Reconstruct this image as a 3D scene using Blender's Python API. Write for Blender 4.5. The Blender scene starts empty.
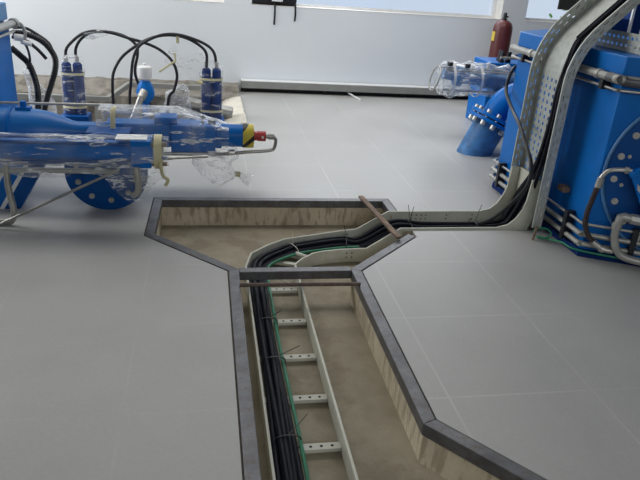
import bpy, bmesh, math, random
from mathutils import Vector, Matrix, noise
from mathutils.geometry import tessellate_polygon
random.seed(7)
scene = bpy.context.scene
COL = scene.collection
PI = math.pi

# ------------------------------------------------------------------ materials
def new_mat(name):
    m = bpy.data.materials.new(name); m.use_nodes = True
    nt = m.node_tree
    return m, nt, nt.nodes['Principled BSDF']

def N(nt, kind, **kw):
    n = nt.nodes.new(kind)
    for k, v in kw.items():
        if k in n.inputs: n.inputs[k].default_value = v
        else: setattr(n, k, v)
    return n

def mix_col(nt, fac, a, b, mode='MIX'):
    n = nt.nodes.new('ShaderNodeMix'); n.data_type = 'RGBA'; n.blend_type = mode
    for sock, v in ((n.inputs['Factor'], fac), (n.inputs[6], a), (n.inputs[7], b)):
        if hasattr(v, 'is_linked') or isinstance(v, bpy.types.NodeSocket): nt.links.new(v, sock)
        elif isinstance(v, (int, float)): sock.default_value = v
        else: sock.default_value = (*v, 1)
    return n.outputs[2]

def mathn(nt, op, a, b=None, c=None):
    n = nt.nodes.new('ShaderNodeMath'); n.operation = op
    for i, v in enumerate((a, b, c)):
        if v is None: continue
        if isinstance(v, bpy.types.NodeSocket): nt.links.new(v, n.inputs[i])
        else: n.inputs[i].default_value = v
    return n.outputs[0]

def ramp(nt, src, stops):
    r = nt.nodes.new('ShaderNodeValToRGB'); nt.links.new(src, r.inputs[0])
    e = r.color_ramp.elements
    while len(e) < len(stops): e.new(.5)
    for el, (p, c) in zip(e, stops):
        el.position = p; el.color = (*c, 1) if len(c) == 3 else c
    return r.outputs[0]

def noise_tex(nt, scale, detail=4, rough=.55, vec=None, stretch=None):
    tc = nt.nodes.new('ShaderNodeTexCoord'); src = tc.outputs['Object'] if vec is None else vec
    if stretch:
        mp = nt.nodes.new('ShaderNodeMapping'); mp.inputs['Scale'].default_value = stretch
        nt.links.new(src, mp.inputs[0]); src = mp.outputs[0]
    n = N(nt, 'ShaderNodeTexNoise', Scale=scale, Detail=detail, Roughness=rough)
    nt.links.new(src, n.inputs['Vector'])
    return n.outputs['Fac']

def bump(nt, b, h, strength=.2, dist=.01):
    n = N(nt, 'ShaderNodeBump', Strength=strength, Distance=dist)
    nt.links.new(h, n.inputs['Height']); nt.links.new(n.outputs[0], b.inputs['Normal'])

def simple(name, col, rough=.5, metal=0, var=.12, scale=9, bmp=0, spec=.5):
    m, nt, b = new_mat(name)
    f = noise_tex(nt, scale)
    dark = tuple(c*(1-var) for c in col); lite = tuple(min(1, c*(1+var)) for c in col)
    nt.links.new(ramp(nt, f, [(.3, dark), (.7, lite)]), b.inputs['Base Color'])
    b.inputs['Roughness'].default_value = rough; b.inputs['Metallic'].default_value = metal
    b.inputs['Specular IOR Level'].default_value = spec
    if bmp: bump(nt, b, noise_tex(nt, scale*6), bmp)
    return m

M = {}
M['blue'] = simple('blue_paint', (.0015, .14, .50), .38, var=.10, scale=5, spec=.22)
M['blue_deep'] = simple('deep_blue_paint', (.0015, .068, .27), .42, var=.12, scale=6, spec=.22)
M['blue_pale'] = simple('dusty_blue_paint', (.06, .19, .42), .5, var=.2, scale=8)
M['blue_bright'] = simple('bright_blue_paint', (.003, .15, .50), .38, var=.10, scale=5)
M['steel'] = simple('grey_steel', (.40, .40, .38), .42, .75, var=.2, scale=12)
M['zinc'] = simple('zinc_plated_steel', (.50, .49, .46), .38, .75, var=.15, scale=20)
M['pipe'] = simple('pale_grey_pipe', (.40, .40, .375), .4, .35, var=.12, scale=15)
M['black'] = simple('black_rubber', (.010, .011, .016), .42, var=.3, scale=25)
M['cable'] = simple('black_cable_sheath', (.006, .007, .015), .55, var=.35, scale=20, spec=.18)
M['blue_dusty'] = simple('dust_covered_blue_paint', (.035, .15, .36), .55, var=.45, scale=11)
M['brownhose'] = simple('braided_dark_hose', (.035, .022, .024), .6, var=.35, scale=60, bmp=.3)
M['green'] = simple('green_cable_sheath', (.01, .20, .10), .45, var=.15)
M['kerb'] = simple('grey_painted_steel', (.27, .275, .26), .6, var=.1, scale=6)
M['rust'] = simple('rusty_steel', (.13, .09, .08), .6, .2, var=.35, scale=40)
M['navy'] = simple('navy_paint', (.004, .030, .15), .6, var=.15, spec=.12)
M['beige'] = simple('cream_painted_tray', (.60, .60, .52), .5, var=.07, scale=14)
M['white'] = simple('white_paint', (.78, .79, .80), .6, var=.04)
M['tape'] = simple('yellowed_tape', (.62, .58, .36), .5, var=.1)
M['red'] = simple('red_fitting', (.45, .03, .035), .4)
M['maroon'] = simple('maroon_paint', (.105, .022, .022), .4, var=.18, scale=7)
M['yellow'] = simple('yellow_label', (.65, .48, .06), .5)
M['sack'] = simple('woven_sackcloth', (.66, .62, .54), .9, var=.12, scale=24, bmp=.3)
M['stick'] = simple('weathered_wood', (.20, .135, .095), .75, var=.3, scale=18)
M['slot'] = simple('dark_hole', (.02, .02, .02), .8)
M['cloth_black'] = simple('black_nylon', (.010, .012, .018), .7, var=.3)
M['foliage'] = simple('green_foliage', (.16, .42, .05), .7, var=.4, scale=3)
M['mortar'] = simple('brown_joint', (.10, .085, .07), .9, var=.3, scale=30)

# galvanised sheet with spangle
m, nt, b = new_mat('galvanised_sheet'); M['galv'] = m
f = noise_tex(nt, 28, 2); f2 = noise_tex(nt, 3, 3)
c = ramp(nt, f, [(.3, (.39, .42, .40)), (.7, (.52, .55, .53))])
nt.links.new(mix_col(nt, mathn(nt, 'MULTIPLY', f2, .25), c, (.52, .51, .44)), b.inputs['Base Color'])
b.inputs['Metallic'].default_value = .4; b.inputs['Roughness'].default_value = .45

# dark steel edge bars with worn, rust-tinged patches
m, nt, b = new_mat('mill_steel'); M['mill'] = m
f = noise_tex(nt, 7, 6, .65); f2 = noise_tex(nt, 30, 5, .7)
c = ramp(nt, f, [(.30, (.085, .085, .095)), (.55, (.14, .145, .16)), (.75, (.20, .20, .205))])
nt.links.new(mix_col(nt, ramp(nt, f2, [(.50, (0, 0, 0)), (.70, (.9, .9, .9))]), c, (.105, .072, .055)), b.inputs['Base Color'])
b.inputs['Metallic'].default_value = .35; b.inputs['Roughness'].default_value = .42

# floor: large square grey tiles, pale joints, faint smudges
m, nt, b = new_mat('grey_floor_tiles'); M['floor'] = m
tc = nt.nodes.new('ShaderNodeTexCoord'); sp = nt.nodes.new('ShaderNodeSeparateXYZ'); nt.links.new(tc.outputs['Object'], sp.inputs[0])
def joint(sock, off, size, w):
    t = mathn(nt, 'DIVIDE', mathn(nt, 'SUBTRACT', sock, off - 50*size), size)
    d = mathn(nt, 'ABSOLUTE', mathn(nt, 'SUBTRACT', mathn(nt, 'FRACT', mathn(nt, 'ADD', t, .5)), .5))
    return mathn(nt, 'SUBTRACT', 1, mathn(nt, 'SMOOTH_MIN', mathn(nt, 'DIVIDE', d, w/size), 1, .2))
jx = joint(sp.outputs[0], 1.014, .669, .008); jy = mathn(nt, 'MULTIPLY', joint(sp.outputs[1], 2.06, .658, .008), .8)
j = mathn(nt, 'MAXIMUM', mathn(nt, 'MAXIMUM', jx, jy), 0)
patch = noise_tex(nt, 1.1, 3)
j = mathn(nt, 'MULTIPLY', j, ramp(nt, patch, [(.38, (.05, .05, .05)), (.66, (.75, .75, .75))]))
j = mathn(nt, 'MULTIPLY', j, ramp(nt, mathn(nt, 'ADD', mathn(nt, 'MULTIPLY', sp.outputs[0], .25), .5), [(.40, (.22,)*3), (.58, (.85,)*3)]))
n1 = noise_tex(nt, 1.7, 6, .6); n2 = noise_tex(nt, 60, 3, .6); n3 = noise_tex(nt, 5, 8, .7, stretch=(1, .35, 1))
c = ramp(nt, n1, [(.3, (.385, .385, .378)), (.7, (.455, .455, .447))])
c = mix_col(nt, .25, c, ramp(nt, n2, [(.3, (.36, .36, .355)), (.7, (.47, .47, .46))]))
c = mix_col(nt, ramp(nt, n3, [(.62, (0, 0, 0)), (.8, (.25, .25, .25))]), c, (.53, .52, .50))
vo = N(nt, 'ShaderNodeTexVoronoi', Scale=2.3); nt.links.new(tc.outputs['Object'], vo.inputs['Vector'])
sc_ = nt.nodes.new('ShaderNodeSeparateColor'); nt.links.new(vo.outputs['Color'], sc_.inputs[0])
speck = mathn(nt, 'MULTIPLY', mathn(nt, 'LESS_THAN', mathn(nt, 'ADD', vo.outputs['Distance'], mathn(nt, 'MULTIPLY', n2, .03)), .036), mathn(nt, 'GREATER_THAN', sc_.outputs[0], .72))
c = mix_col(nt, mathn(nt, 'MULTIPLY', speck, .7), c, (.66, .66, .65))
nt.links.new(mix_col(nt, j, c, (.64, .635, .60)), b.inputs['Base Color'])
b.inputs['Roughness'].default_value = .36; b.inputs['Specular IOR Level'].default_value = .45
nt.links.new(ramp(nt, n1, [(.3, (.32,)*3), (.7, (.46,)*3)]), b.inputs['Roughness'])

def concrete(name, a, c_, stain, amount, stretch):
    m, nt, b = new_mat(name)
    f = noise_tex(nt, 4, 8, .65)
    c = ramp(nt, f, [(.3, a), (.7, c_)])
    s = noise_tex(nt, 9, 6, .6, stretch=stretch)
    c = mix_col(nt, ramp(nt, s, [(.5, (0,)*3), (.62, (amount,)*3)]), c, stain)
    g = noise_tex(nt, 70, 4, .7)
    c = mix_col(nt, ramp(nt, g, [(.58, (0,)*3), (.75, (.5,)*3)]), c, stain)
    nt.links.new(c, b.inputs['Base Color']); b.inputs['Roughness'].default_value = .85
    bump(nt, b, noise_tex(nt, 25, 6), .35)
    return m
M['conc_wall'] = concrete('streaked_concrete', (.52, .45, .32), (.72, .65, .51), (.27, .215, .14), .55, (3.0, 3.0, .5))
M['conc_back'] = concrete('brown_stained_concrete', (.52, .44, .32), (.70, .62, .48), (.24, .185, .12), .65, (3.2, 3.2, .8))
M['conc_floor'] = concrete('dusty_concrete', (.30, .265, .19), (.42, .37, .28), (.20, .16, .11), .45, (.5, .5, .5))
M['conc_rough'] = concrete('rough_grey_concrete', (.17, .155, .13), (.30, .28, .25), (.09, .078, .06), .7, (.6, .6, .6))

m, nt, b = new_mat('painted_plaster'); M['wall'] = m
f = noise_tex(nt, .8, 4)
nt.links.new(ramp(nt, f, [(.3, (.73, .78, .83)), (.7, (.78, .82, .86))]), b.inputs['Base Color'])
b.inputs['Roughness'].default_value = .8
bump(nt, b, noise_tex(nt, 40, 4), .08)
M['grey_wall'] = simple('grey_plaster', (.30, .30, .29), .85, var=.06, scale=2)
M['reveal'] = simple('white_plaster_reveal', (.82, .80, .76), .8, var=.03)

# crinkled clear film; white glint streaks are mixed into its opacity
def film(name, body, tint):
    m = bpy.data.materials.new(name); m.use_nodes = True; nt = m.node_tree
    out = nt.nodes['Material Output']; b = nt.nodes['Principled BSDF']
    b.inputs['Base Color'].default_value = (*tint, 1); b.inputs['Roughness'].default_value = .14
    b.inputs['Specular IOR Level'].default_value = .9
    bn = N(nt, 'ShaderNodeBump', Strength=.8, Distance=.03)
    f = noise_tex(nt, 11, 3, .5, stretch=(.6, 1, 1.6)); nt.links.new(f, bn.inputs['Height']); nt.links.new(bn.outputs[0], b.inputs['Normal'])
    tr = nt.nodes.new('ShaderNodeBsdfTransparent'); mx = nt.nodes.new('ShaderNodeMixShader')
    fr = N(nt, 'ShaderNodeLayerWeight', Blend=.25); nt.links.new(bn.outputs[0], fr.inputs['Normal'])
    tc = nt.nodes.new('ShaderNodeTexCoord'); glint_ramps = []
    for ry, rx in ((.55, .3), (-.8, -.4)):
        mp = nt.nodes.new('ShaderNodeMapping'); mp.inputs['Rotation'].default_value = (rx, ry, .4); mp.inputs['Scale'].default_value = (1.1, 5, 7.5)
        nt.links.new(tc.outputs['Object'], mp.inputs[0]); nz_ = N(nt, 'ShaderNodeTexNoise', Scale=3.2, Detail=3, Roughness=.55); nt.links.new(mp.outputs[0], nz_.inputs['Vector'])
        glint_ramps.append(ramp(nt, nz_.outputs['Fac'], [(.60, (0,)*3), (.655, (body*1.9,)*3), (.70, (body*.2,)*3)]))
    glints = mathn(nt, 'ADD', glint_ramps[0], glint_ramps[1]); w2 = noise_tex(nt, 4, 2, .5)  # painted highlights: streaks where the film turns whiter
    haze = ramp(nt, w2, [(.45, (body*.08,)*3), (.72, (body*.75,)*3)])
    fac = mathn(nt, 'ADD', mathn(nt, 'MULTIPLY', fr.outputs['Facing'], body*1.1), mathn(nt, 'ADD', glints, haze))
    nt.links.new(mathn(nt, 'MINIMUM', fac, .85), mx.inputs[0])
    nt.links.new(tr.outputs[0], mx.inputs[1]); nt.links.new(b.outputs[0], mx.inputs[2]); nt.links.new(mx.outputs[0], out.inputs[0])
    return m
M['film'] = film('clear_plastic_film', .40, (.80, .84, .88))
M['film_thin'] = film('thin_plastic_film', .22, (.85, .87, .88))
M['film_dense'] = film('cloudy_plastic_film', .52, (.80, .83, .88))

m = bpy.data.materials.new('window_glass'); m.use_nodes = True; nt = m.node_tree; M['glass'] = m
out = nt.nodes['Material Output']; tr = nt.nodes.new('ShaderNodeBsdfTransparent'); gl = N(nt, 'ShaderNodeBsdfGlossy', Roughness=.05)
mx = N(nt, 'ShaderNodeMixShader'); mx.inputs[0].default_value = .06
nt.links.new(tr.outputs[0], mx.inputs[1]); nt.links.new(gl.outputs[0], mx.inputs[2]); nt.links.new(mx.outputs[0], out.inputs[0])

# yellow and black diagonal hazard bands
m, nt, b = new_mat('hazard_bands'); M['hazard'] = m
tc = nt.nodes.new('ShaderNodeTexCoord'); sp = nt.nodes.new('ShaderNodeSeparateXYZ'); nt.links.new(tc.outputs['Object'], sp.inputs[0])
v = mathn(nt, 'FRACT', mathn(nt, 'ADD', mathn(nt, 'MULTIPLY', mathn(nt, 'SUBTRACT', sp.outputs[2], mathn(nt, 'MULTIPLY', sp.outputs[0], 1.0)), 7.2), .30))
nt.links.new(mix_col(nt, mathn(nt, 'GREATER_THAN', v, .70), (.62, .50, .05), (.02, .02, .02)), b.inputs['Base Color'])

# ------------------------------------------------------------------ mesh helpers
def V(*a): return Vector(a)

class MB:
    def __init__(s): s.v = []; s.f = []
    def add(s, vs, fs):
        o = len(s.v); s.v += [Vector(v) for v in vs]; s.f += [tuple(i+o for i in f) for f in fs]; return s
    def box(s, lo, hi, mat=None):
        x0, y0, z0 = lo; x1, y1, z1 = hi
        vs = [V(x, y, z) for z in (z0, z1) for x, y in ((x0, y0), (x1, y0), (x1, y1), (x0, y1))]
        if mat: vs = [mat @ v for v in vs]
        return s.add(vs, [(3, 2, 1, 0), (4, 5, 6, 7), (0, 1, 5, 4), (1, 2, 6, 5), (2, 3, 7, 6), (3, 0, 4, 7)])
    def prism(s, poly, z0, z1):
        n = len(poly)
        if sum(poly[i][0]*poly[(i+1) % n][1]-poly[(i+1) % n][0]*poly[i][1] for i in range(n)) < 0: poly = poly[::-1]
        vs = [V(x, y, z0) for x, y in poly]+[V(x, y, z1) for x, y in poly]
        return s.add(vs, [tuple(range(n-1, -1, -1)), tuple(range(n, 2*n))]+[(i, (i+1) % n, n+(i+1) % n, n+i) for i in range(n)])
    def tube(s, pts, r, n=12, caps=True, wob=0, seed=0, wscale=9, squash=None):
        pts = [Vector(p) for p in pts]; k = len(pts)
        rs = r if isinstance(r, (list, tuple)) else [r]*k
        tang = []
        for i in range(k):
            t = pts[min(i+1, k-1)]-pts[max(i-1, 0)]
            if t.length < 1e-9: t = tang[-1].copy() if tang else V(0, 0, 1)
            tang.append(t.normalized())
        # a repeated point (step in radius) keeps the direction of the run
        up = V(0, 0, 1) if abs(tang[0].z) < .9 else V(1, 0, 0)
        a = tang[0].cross(up).normalized(); vs = []
        for i in range(k):
            a = (a - tang[i]*a.dot(tang[i])).normalized(); b = tang[i].cross(a)
            for j in range(n):
                th = 2*PI*j/n; p = pts[i]+(a*math.cos(th)+b*math.sin(th))*rs[i]
                if squash: p = pts[i]+Vector([(p-pts[i])[q]*squash[q] for q in range(3)])
                if wob:
                    d = (p-pts[i])
                    if d.length > 1e-6:
                        q = noise.fractal(p*wscale+V(seed*3.1, seed, 0), .9, 2.1, 3)
                        p = p + d.normalized()*wob*q
                vs.append(p)
        fs = [(i*n+j, i*n+(j+1) % n, (i+1)*n+(j+1) % n, (i+1)*n+j) for i in range(k-1) for j in range(n)]
        if caps: fs += [tuple(range(n-1, -1, -1)), tuple((k-1)*n+j for j in range(n))]
        return s.add(vs, fs)
    def cyl(s, p0, p1, r, n=20): return s.tube([p0, p1], r, n)
    def build(s, name, mat, parent=None, smooth=35, bevel=0, solid=0, sub=0):
        me = bpy.data.meshes.new(name); me.from_pydata([tuple(v) for v in s.v], [], s.f); me.update()
        bm = bmesh.new(); bm.from_mesh(me); bmesh.ops.recalc_face_normals(bm, faces=bm.faces); bm.to_mesh(me); bm.free()
        me.materials.append(M[mat])
        o = bpy.data.objects.new(name, me); COL.objects.link(o)
        if parent:
            o.parent = parent; o.matrix_parent_inverse = Matrix.Translation(-parent.location)
        if smooth:
            me.shade_smooth(); me.set_sharp_from_angle(angle=math.radians(smooth))
        if bevel:
            md = o.modifiers.new('bevel', 'BEVEL'); md.width = bevel; md.segments = 2; md.limit_method = 'ANGLE'
        if solid:
            md = o.modifiers.new('solid', 'SOLIDIFY'); md.thickness = solid; md.offset = 0
        return o

def smooth_path(pts, n=8):
    pts = [Vector(p) for p in pts]; P = [pts[0]*2-pts[1]]+pts+[pts[-1]*2-pts[-2]]; out = []
    for i in range(1, len(P)-2):
        for k in range(n):
            t = k/n; a, b, c, d = P[i-1:i+3]
            out.append(.5*((2*b)+(c-a)*t+(2*a-5*b+4*c-d)*t*t+(3*b-a-3*c+d)*t**3))
    out.append(pts[-1]); return out

def tag(o, label=None, cat=None, group=None, kind=None):
    if label: o['label'] = label
    if cat: o['category'] = cat
    if group: o['group'] = group
    if kind: o['kind'] = kind
    return o

def thing(name, loc, label, cat, group=None):
    o = bpy.data.objects.new(name, None); COL.objects.link(o); o.location = loc; o.empty_display_size = .1
    return tag(o, label, cat, group)

def struct(o, label, cat='structure'):
    return tag(o, label, cat, kind='structure')

def poly_mesh(name, loops, z, mat):
    """flat polygon with holes"""
    vs = [V(x, y, z) for l in loops for x, y in l]
    tri = tessellate_polygon([[V(x, y, 0) for x, y in l] for l in loops])
    mb = MB(); mb.add(vs, [tuple(t) for t in tri])
    return mb

def offset_line(pts, d, closed=False):
    """offset a 2-D polyline to its left by d with mitred corners"""
    P = [Vector(p) for p in pts]; n = len(P); out = []
    for i in range(n):
        e0 = (P[i]-P[i-1]).normalized() if (i > 0 or closed) else None
        e1 = (P[(i+1) % n]-P[i]).normalized() if (i < n-1 or closed) else None
        e0 = e0 or e1; e1 = e1 or e0
        n0 = Vector((-e0.y, e0.x)); n1 = Vector((-e1.y, e1.x)); m = (n0+n1).normalized()
        out.append(P[i]+m*(d/max(.3, m.dot(n0))))
    return out

def bolts(parent, centers, axis, r, h, mat='zinc', name='bolt', n=6):
    ax = Vector(axis).normalized()
    for c in centers:
        c = Vector(c)
        mb = MB(); mb.tube([c, c+ax*h*.3, c+ax*h*.3, c+ax*h], [r*1.3, r*1.3, r, r], 12)
        mb.build(name, mat, parent)

# ------------------------------------------------------------------ the room
YW = 8.76                                    # face of the back wall
# trench outline, anticlockwise seen from above, at the tile joint
TR = [(.128, .90), (1.52, .90), (1.52, 1.19), (.907, 1.925), (.905, 3.262), (1.400, 3.765), (1.400, 3.875), (2.385, 3.875), (2.385, 4.225),
      (1.400, 4.225), (1.400, 4.500), (-.368, 4.500), (-.380, 3.802), (.128, 3.285)]
PIT = [(-3.6, 6.75), (.44, 6.75), (.44, 8.30), (-3.6, 8.30)]
gap = [tuple(p) for p in offset_line(TR, -.008, True)]
floor = poly_mesh('floor', [[(-7, -3), (10, -3), (10, YW), (.44, YW), (.44, 8.30), (.44, 6.75), (-3.6, 6.75), (-3.6, 8.3), (-3.6, YW), (-7, YW)], gap], 0, 'floor')
for l in (gap,):                             # thickness of the tiles round the opening
    n = len(l); floor.add([V(x, y, 0) for x, y in l]+[V(x, y, -.05) for x, y in l], [(i, (i+1) % n, n+(i+1) % n, n+i) for i in range(n)])
struct(floor.build('floor', 'floor', smooth=0), 'pale grey floor of large square tiles with faint joints', 'floor')

inner = [tuple(p) for p in offset_line(TR, .058, True)]
wall_line = [tuple(p) for p in offset_line(TR, .050, True)]
def strip(idx, z0, z1, mat, name, line, label):
    mb = MB()
    for a, b in idx:
        p, q = line[a], line[b]
        k = 6
        mb.add([V(p[0], p[1], z0), V(q[0], q[1], z0), V(q[0], q[1], z1), V(p[0], p[1], z1)], [(0, 1, 2, 3)])
    return struct(mb.build(name, mat, smooth=0), label, 'trench wall')
strip([(2, 3), (3, 4), (4, 5), (9, 10)], -.20, -.012, 'conc_wall', 'wall_right_trench', wall_line, 'streaked pale concrete right side of the trench')
strip([(10, 11)], -.20, -.012, 'conc_back', 'wall_back_trench', wall_line, 'brown stained concrete back side of the trench')
strip([(11, 12), (12, 13), (13, 0), (0, 1), (1, 2)], -.20, -.012, 'conc_wall', 'wall_left_trench', wall_line, 'concrete left side of the trench under the steel edge')
mb = MB()                                    # step from the trench up to the shallow slot, and the slot's sides
x0 = 1.342
mb.add([V(x0, 3.70, -.2), V(x0, 4.44, -.2), V(x0, 4.44, -.095), V(x0, 3.70, -.095)], [(0, 1, 2, 3)])
mb.add([V(x0, 3.70, -.095), V(2.42, 3.70, -.095), V(2.42, 4.44, -.095), V(x0, 4.44, -.095)], [(0, 1, 2, 3)])
for (xa, ya), (xb, yb) in (((1.342, 3.862), (2.40, 3.862)), ((2.40, 3.862), (2.40, 4.238)), ((2.40, 4.238), (1.342, 4.238))):
    mb.add([V(xa, ya, -.095), V(xb, yb, -.095), V(xb, yb, -.002), V(xa, ya, -.002)], [(0, 1, 2, 3)])
struct(mb.build('trim_1', 'conc_floor', smooth=0), 'shallow concrete slot leading from the trench to the blue housing', 'slot')
tf = poly_mesh('f', [[tuple(p) for p in offset_line([(.128, .90), (1.52, .90), (1.52, 1.19), (.907, 1.925), (.905, 3.262), (1.400, 3.765), (1.400, 4.500), (-.368, 4.500), (-.380, 3.802), (.128, 3.285)], .03, True)]], -.20, 'conc_floor')
struct(tf.build('trench_floor', 'conc_floor', smooth=0), 'dusty brown concrete bottom of the trench', 'trench floor')

# pit behind the left-hand machine, with a rough concrete step along the wall
mb = MB(); n = 60; vs = []
for k in range(n+1):
    x = -3.6+4.04*k/n; a, b_ = noise.noise(V(x*4, 1, 0)), noise.noise(V(x*7, 5, 0))
    vs += [V(x, YW-.002, .10+.02*b_), V(x, 8.52+.05*a, .095+.025*b_), V(x, 8.44+.08*a, .03+.02*a), V(x, 8.24+.07*b_, -.03+.03*a), V(x, 8.22+.06*a, -.7), V(x, YW-.002, -.7)]
mb.add(vs, [(6*k+q, 6*k+(q+1) % 6, 6*k+6+(q+1) % 6, 6*k+6+q) for k in range(n) for q in range(6)]+[tuple(range(6)), tuple(6*n+q for q in range(5, -1, -1))])
struct(mb.build('trim_2', 'conc_rough', smooth=0), 'rough brown grey concrete step along the foot of the back wall', 'concrete step')
mb = MB()
mb.add([V(x, y, -.6) for x, y in PIT], [(0, 1, 2, 3)])
for a, b in ((0, 1), (1, 2), (3, 0)):
    p, q = PIT[a], PIT[b]; mb.add([V(*p, -.6), V(*q, -.6), V(*q, 0), V(*p, 0)], [(0, 1, 2, 3)])
struct(mb.build('pit', 'conc_rough', smooth=0), 'open concrete pit behind the left blue pipework', 'pit')
mb = MB(); mb.box((-.045, -.5, -.02), (.045, .5, .02), Matrix.Translation((-1.0, 7.72, .05)) @ Matrix.Rotation(-.55, 4, 'Z'))
# back wall with three window openings above a common sill
SILL, HEAD, ZT = 1.10, 2.7, 4.2
opens = [(-3.2, .25), (.60, 4.06), (4.42, 7.4)]
mb = MB()
mb.box((-7, YW, -.7), (10, YW+.32, SILL-.0))
xs = [-7]+[v for o in opens for v in o]+[10]
for i in range(0, len(xs), 2): mb.box((xs[i], YW, SILL), (xs[i+1], YW+.32, HEAD))
mb.box((-7, YW, HEAD), (10, YW+.32, ZT))
struct(mb.build('wall_back', 'wall', smooth=0), 'pale bluish white plastered back wall with deep window openings', 'wall')
for i, (a, b_) in enumerate(opens):
    w = bpy.data.objects.new('window_%d' % (i+1), None); COL.objects.link(w); w.location = ((a+b_)/2, YW+.2, SILL)
    struct(w, ['bright left window over the sill of the back wall', 'bright wide window in the middle of the back wall', 'right window beyond the wall pier with greenery outside'][i], 'window')
    fr = MB(); y0, y1 = YW+.20, YW+.26
    fr.box((a, y0, SILL), (b_, y1, SILL+.035)); fr.box((a, y0, HEAD-.05), (b_, y1, HEAD))
    for x in (a, b_-.05): fr.box((x, y0, SILL+.035), (x+.05, y1, HEAD-.05))
    fr.build('window_frame', 'white', w, smooth=0)
    g = MB(); g.box((a+.05, y0+.025, SILL+.035), (b_-.05, y0+.031, HEAD-.05)); g.build('pane', 'glass', w, smooth=0)
    s = MB(); s.box((a+.002, YW-.004, SILL+.0005), (b_-.002, y0, SILL+.006)); s.build('window_sill', 'reveal', w, smooth=0)
    s = MB(); s.box((b_-.006, YW+.002, SILL+.006), (b_-.0005, y0, HEAD-.002)); s.build('reveal', 'reveal', w, smooth=0)
mb = MB(); mb.box((10, -3, 0), (10.2, YW+.32, ZT)); struct(mb.build('wall_right', 'grey_wall', smooth=0), 'pale plastered right side wall outside the picture', 'wall')
mb = MB(); mb.box((-7.2, -3, 0), (-7, YW+.32, ZT)); struct(mb.build('wall_left', 'grey_wall', smooth=0), 'pale plastered left side wall outside the picture', 'wall')
mb = MB(); mb.box((-7.2, -3.2, 0), (10.2, -3, ZT)); struct(mb.build('wall_front', 'grey_wall', smooth=0), 'pale plastered wall behind the camera', 'wall')
mb = MB(); mb.box((-7.2, -3, ZT), (10.2, YW+.32, ZT+.15)); struct(mb.build('ceiling', 'grey_wall', smooth=0), 'grey ceiling outside the picture', 'ceiling')

# outside the right window: a shrub, and a panel added for an unclear dark shape
t = MB(); rng = random.Random(3)
for k in range(900):
    c = V(8.35+rng.gauss(0, .32), 13.2+rng.gauss(0, .3), 1.25+rng.gauss(0, .5)); a = rng.random()*6.28; s = .10
    u = V(math.cos(a), math.sin(a), rng.uniform(-.6, .6)).normalized()*s; w = V(-math.sin(a), math.cos(a), rng.uniform(-.8, .8)).normalized()*s*.5
    t.add([c-u, c+w, c+u, c-w], [(0, 1, 2, 3)])
sh = thing('shrub', (8.35, 13.2, -.4), 'bright green shrub outside the right window', 'shrub')
t.build('foliage', 'foliage', sh, smooth=0)
mb = MB(); mb.tube([(8.35, 13.2, -.4), (8.35, 13.2, 1.2)], [.06, .03], 8); mb.build('trunk', 'stick', sh)
sd = thing('sun_blind', (5.27, 9.12, HEAD), 'dark grey blind hanging outside the right window', 'blind')
mb = MB(); mb.box((5.08, 9.10, 1.27), (5.47, 9.14, 2.60)); mb.build('slab', 'slot', sd, smooth=0)
for x in (5.16, 5.39):
    mb = MB(); mb.box((x-.01, 9.08, 2.58), (x+.01, 9.13, HEAD+.05)); mb.build('hanger', 'steel', sd, smooth=0)
mb = MB(); mb.box((-15, YW+.32, -.5), (20, 30, -.4)); struct(mb.build('ground', 'conc_floor', smooth=0), 'bare ground outside the windows', 'ground')

# ------------------------------------------------------------------ trench edge frame
fr = thing('trench_edge_frame', (.128, 3.285, 0), 'grey steel angle frame edging the floor trench', 'frame')
def edge_bars(idx):
    for a, b in zip(idx[:-1], idx[1:]):
        p, q, r_, s_ = TR[a], TR[b], inner[b], inner[a]
        mb = MB(); mb.prism([p, q, r_, s_], -.055, .003)
        mb.build('edge_bar', 'mill', fr, smooth=0, bevel=.003)
# free ends are squared off
_in = list(inner)
inner[5] = (1.359, 3.806); inner[9] = (1.342, 4.225)
edge_bars([9, 10, 11, 12, 13, 0]); edge_bars([2, 3, 4, 5])
mb = MB()
l2 = gap; n = len(l2)
for i in list(range(9, 13))+[13]+[2, 3, 4]:
    k = (i+1) % n; mb.add([V(*l2[i], -.006), V(*l2[k], -.006), V(*TR[k], -.006), V(*TR[i], -.006)], [(0, 1, 2, 3)])
mb.build('joint', 'mortar', fr, smooth=0)

mb = MB(); mb.box((.188, 3.262, -.050), (.846, 3.318, .004)); 
tag(mb.build('crossbeam', 'mill', bevel=.003, smooth=0), 'square grey steel beam bridging the narrow neck of the trench', 'beam')
mb = MB(); mb.tube([(.180, 3.085, .014), (.856, 3.072, .014)], .011, 10)
tag(mb.build('round_bar', 'rust'), 'thin rusty steel bar lying across the trench just before the beam', 'bar')
d = (V(1.262, 3.70, 0)-V(1.175, 4.47, 0)); ang = math.atan2(d.y, d.x)
mb = MB(); mb.box((0, -.019, 0), (d.length, .019, .016), Matrix.Translation((1.175, 4.47, .022)) @ Matrix.Rotation(ang, 4, 'Z') @ Matrix.Rotation(.012, 4, 'Y'))
tag(mb.build('batten', 'stick', bevel=.002, smooth=0), 'brown wooden batten laid across the far corner of the trench', 'batten')

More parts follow.
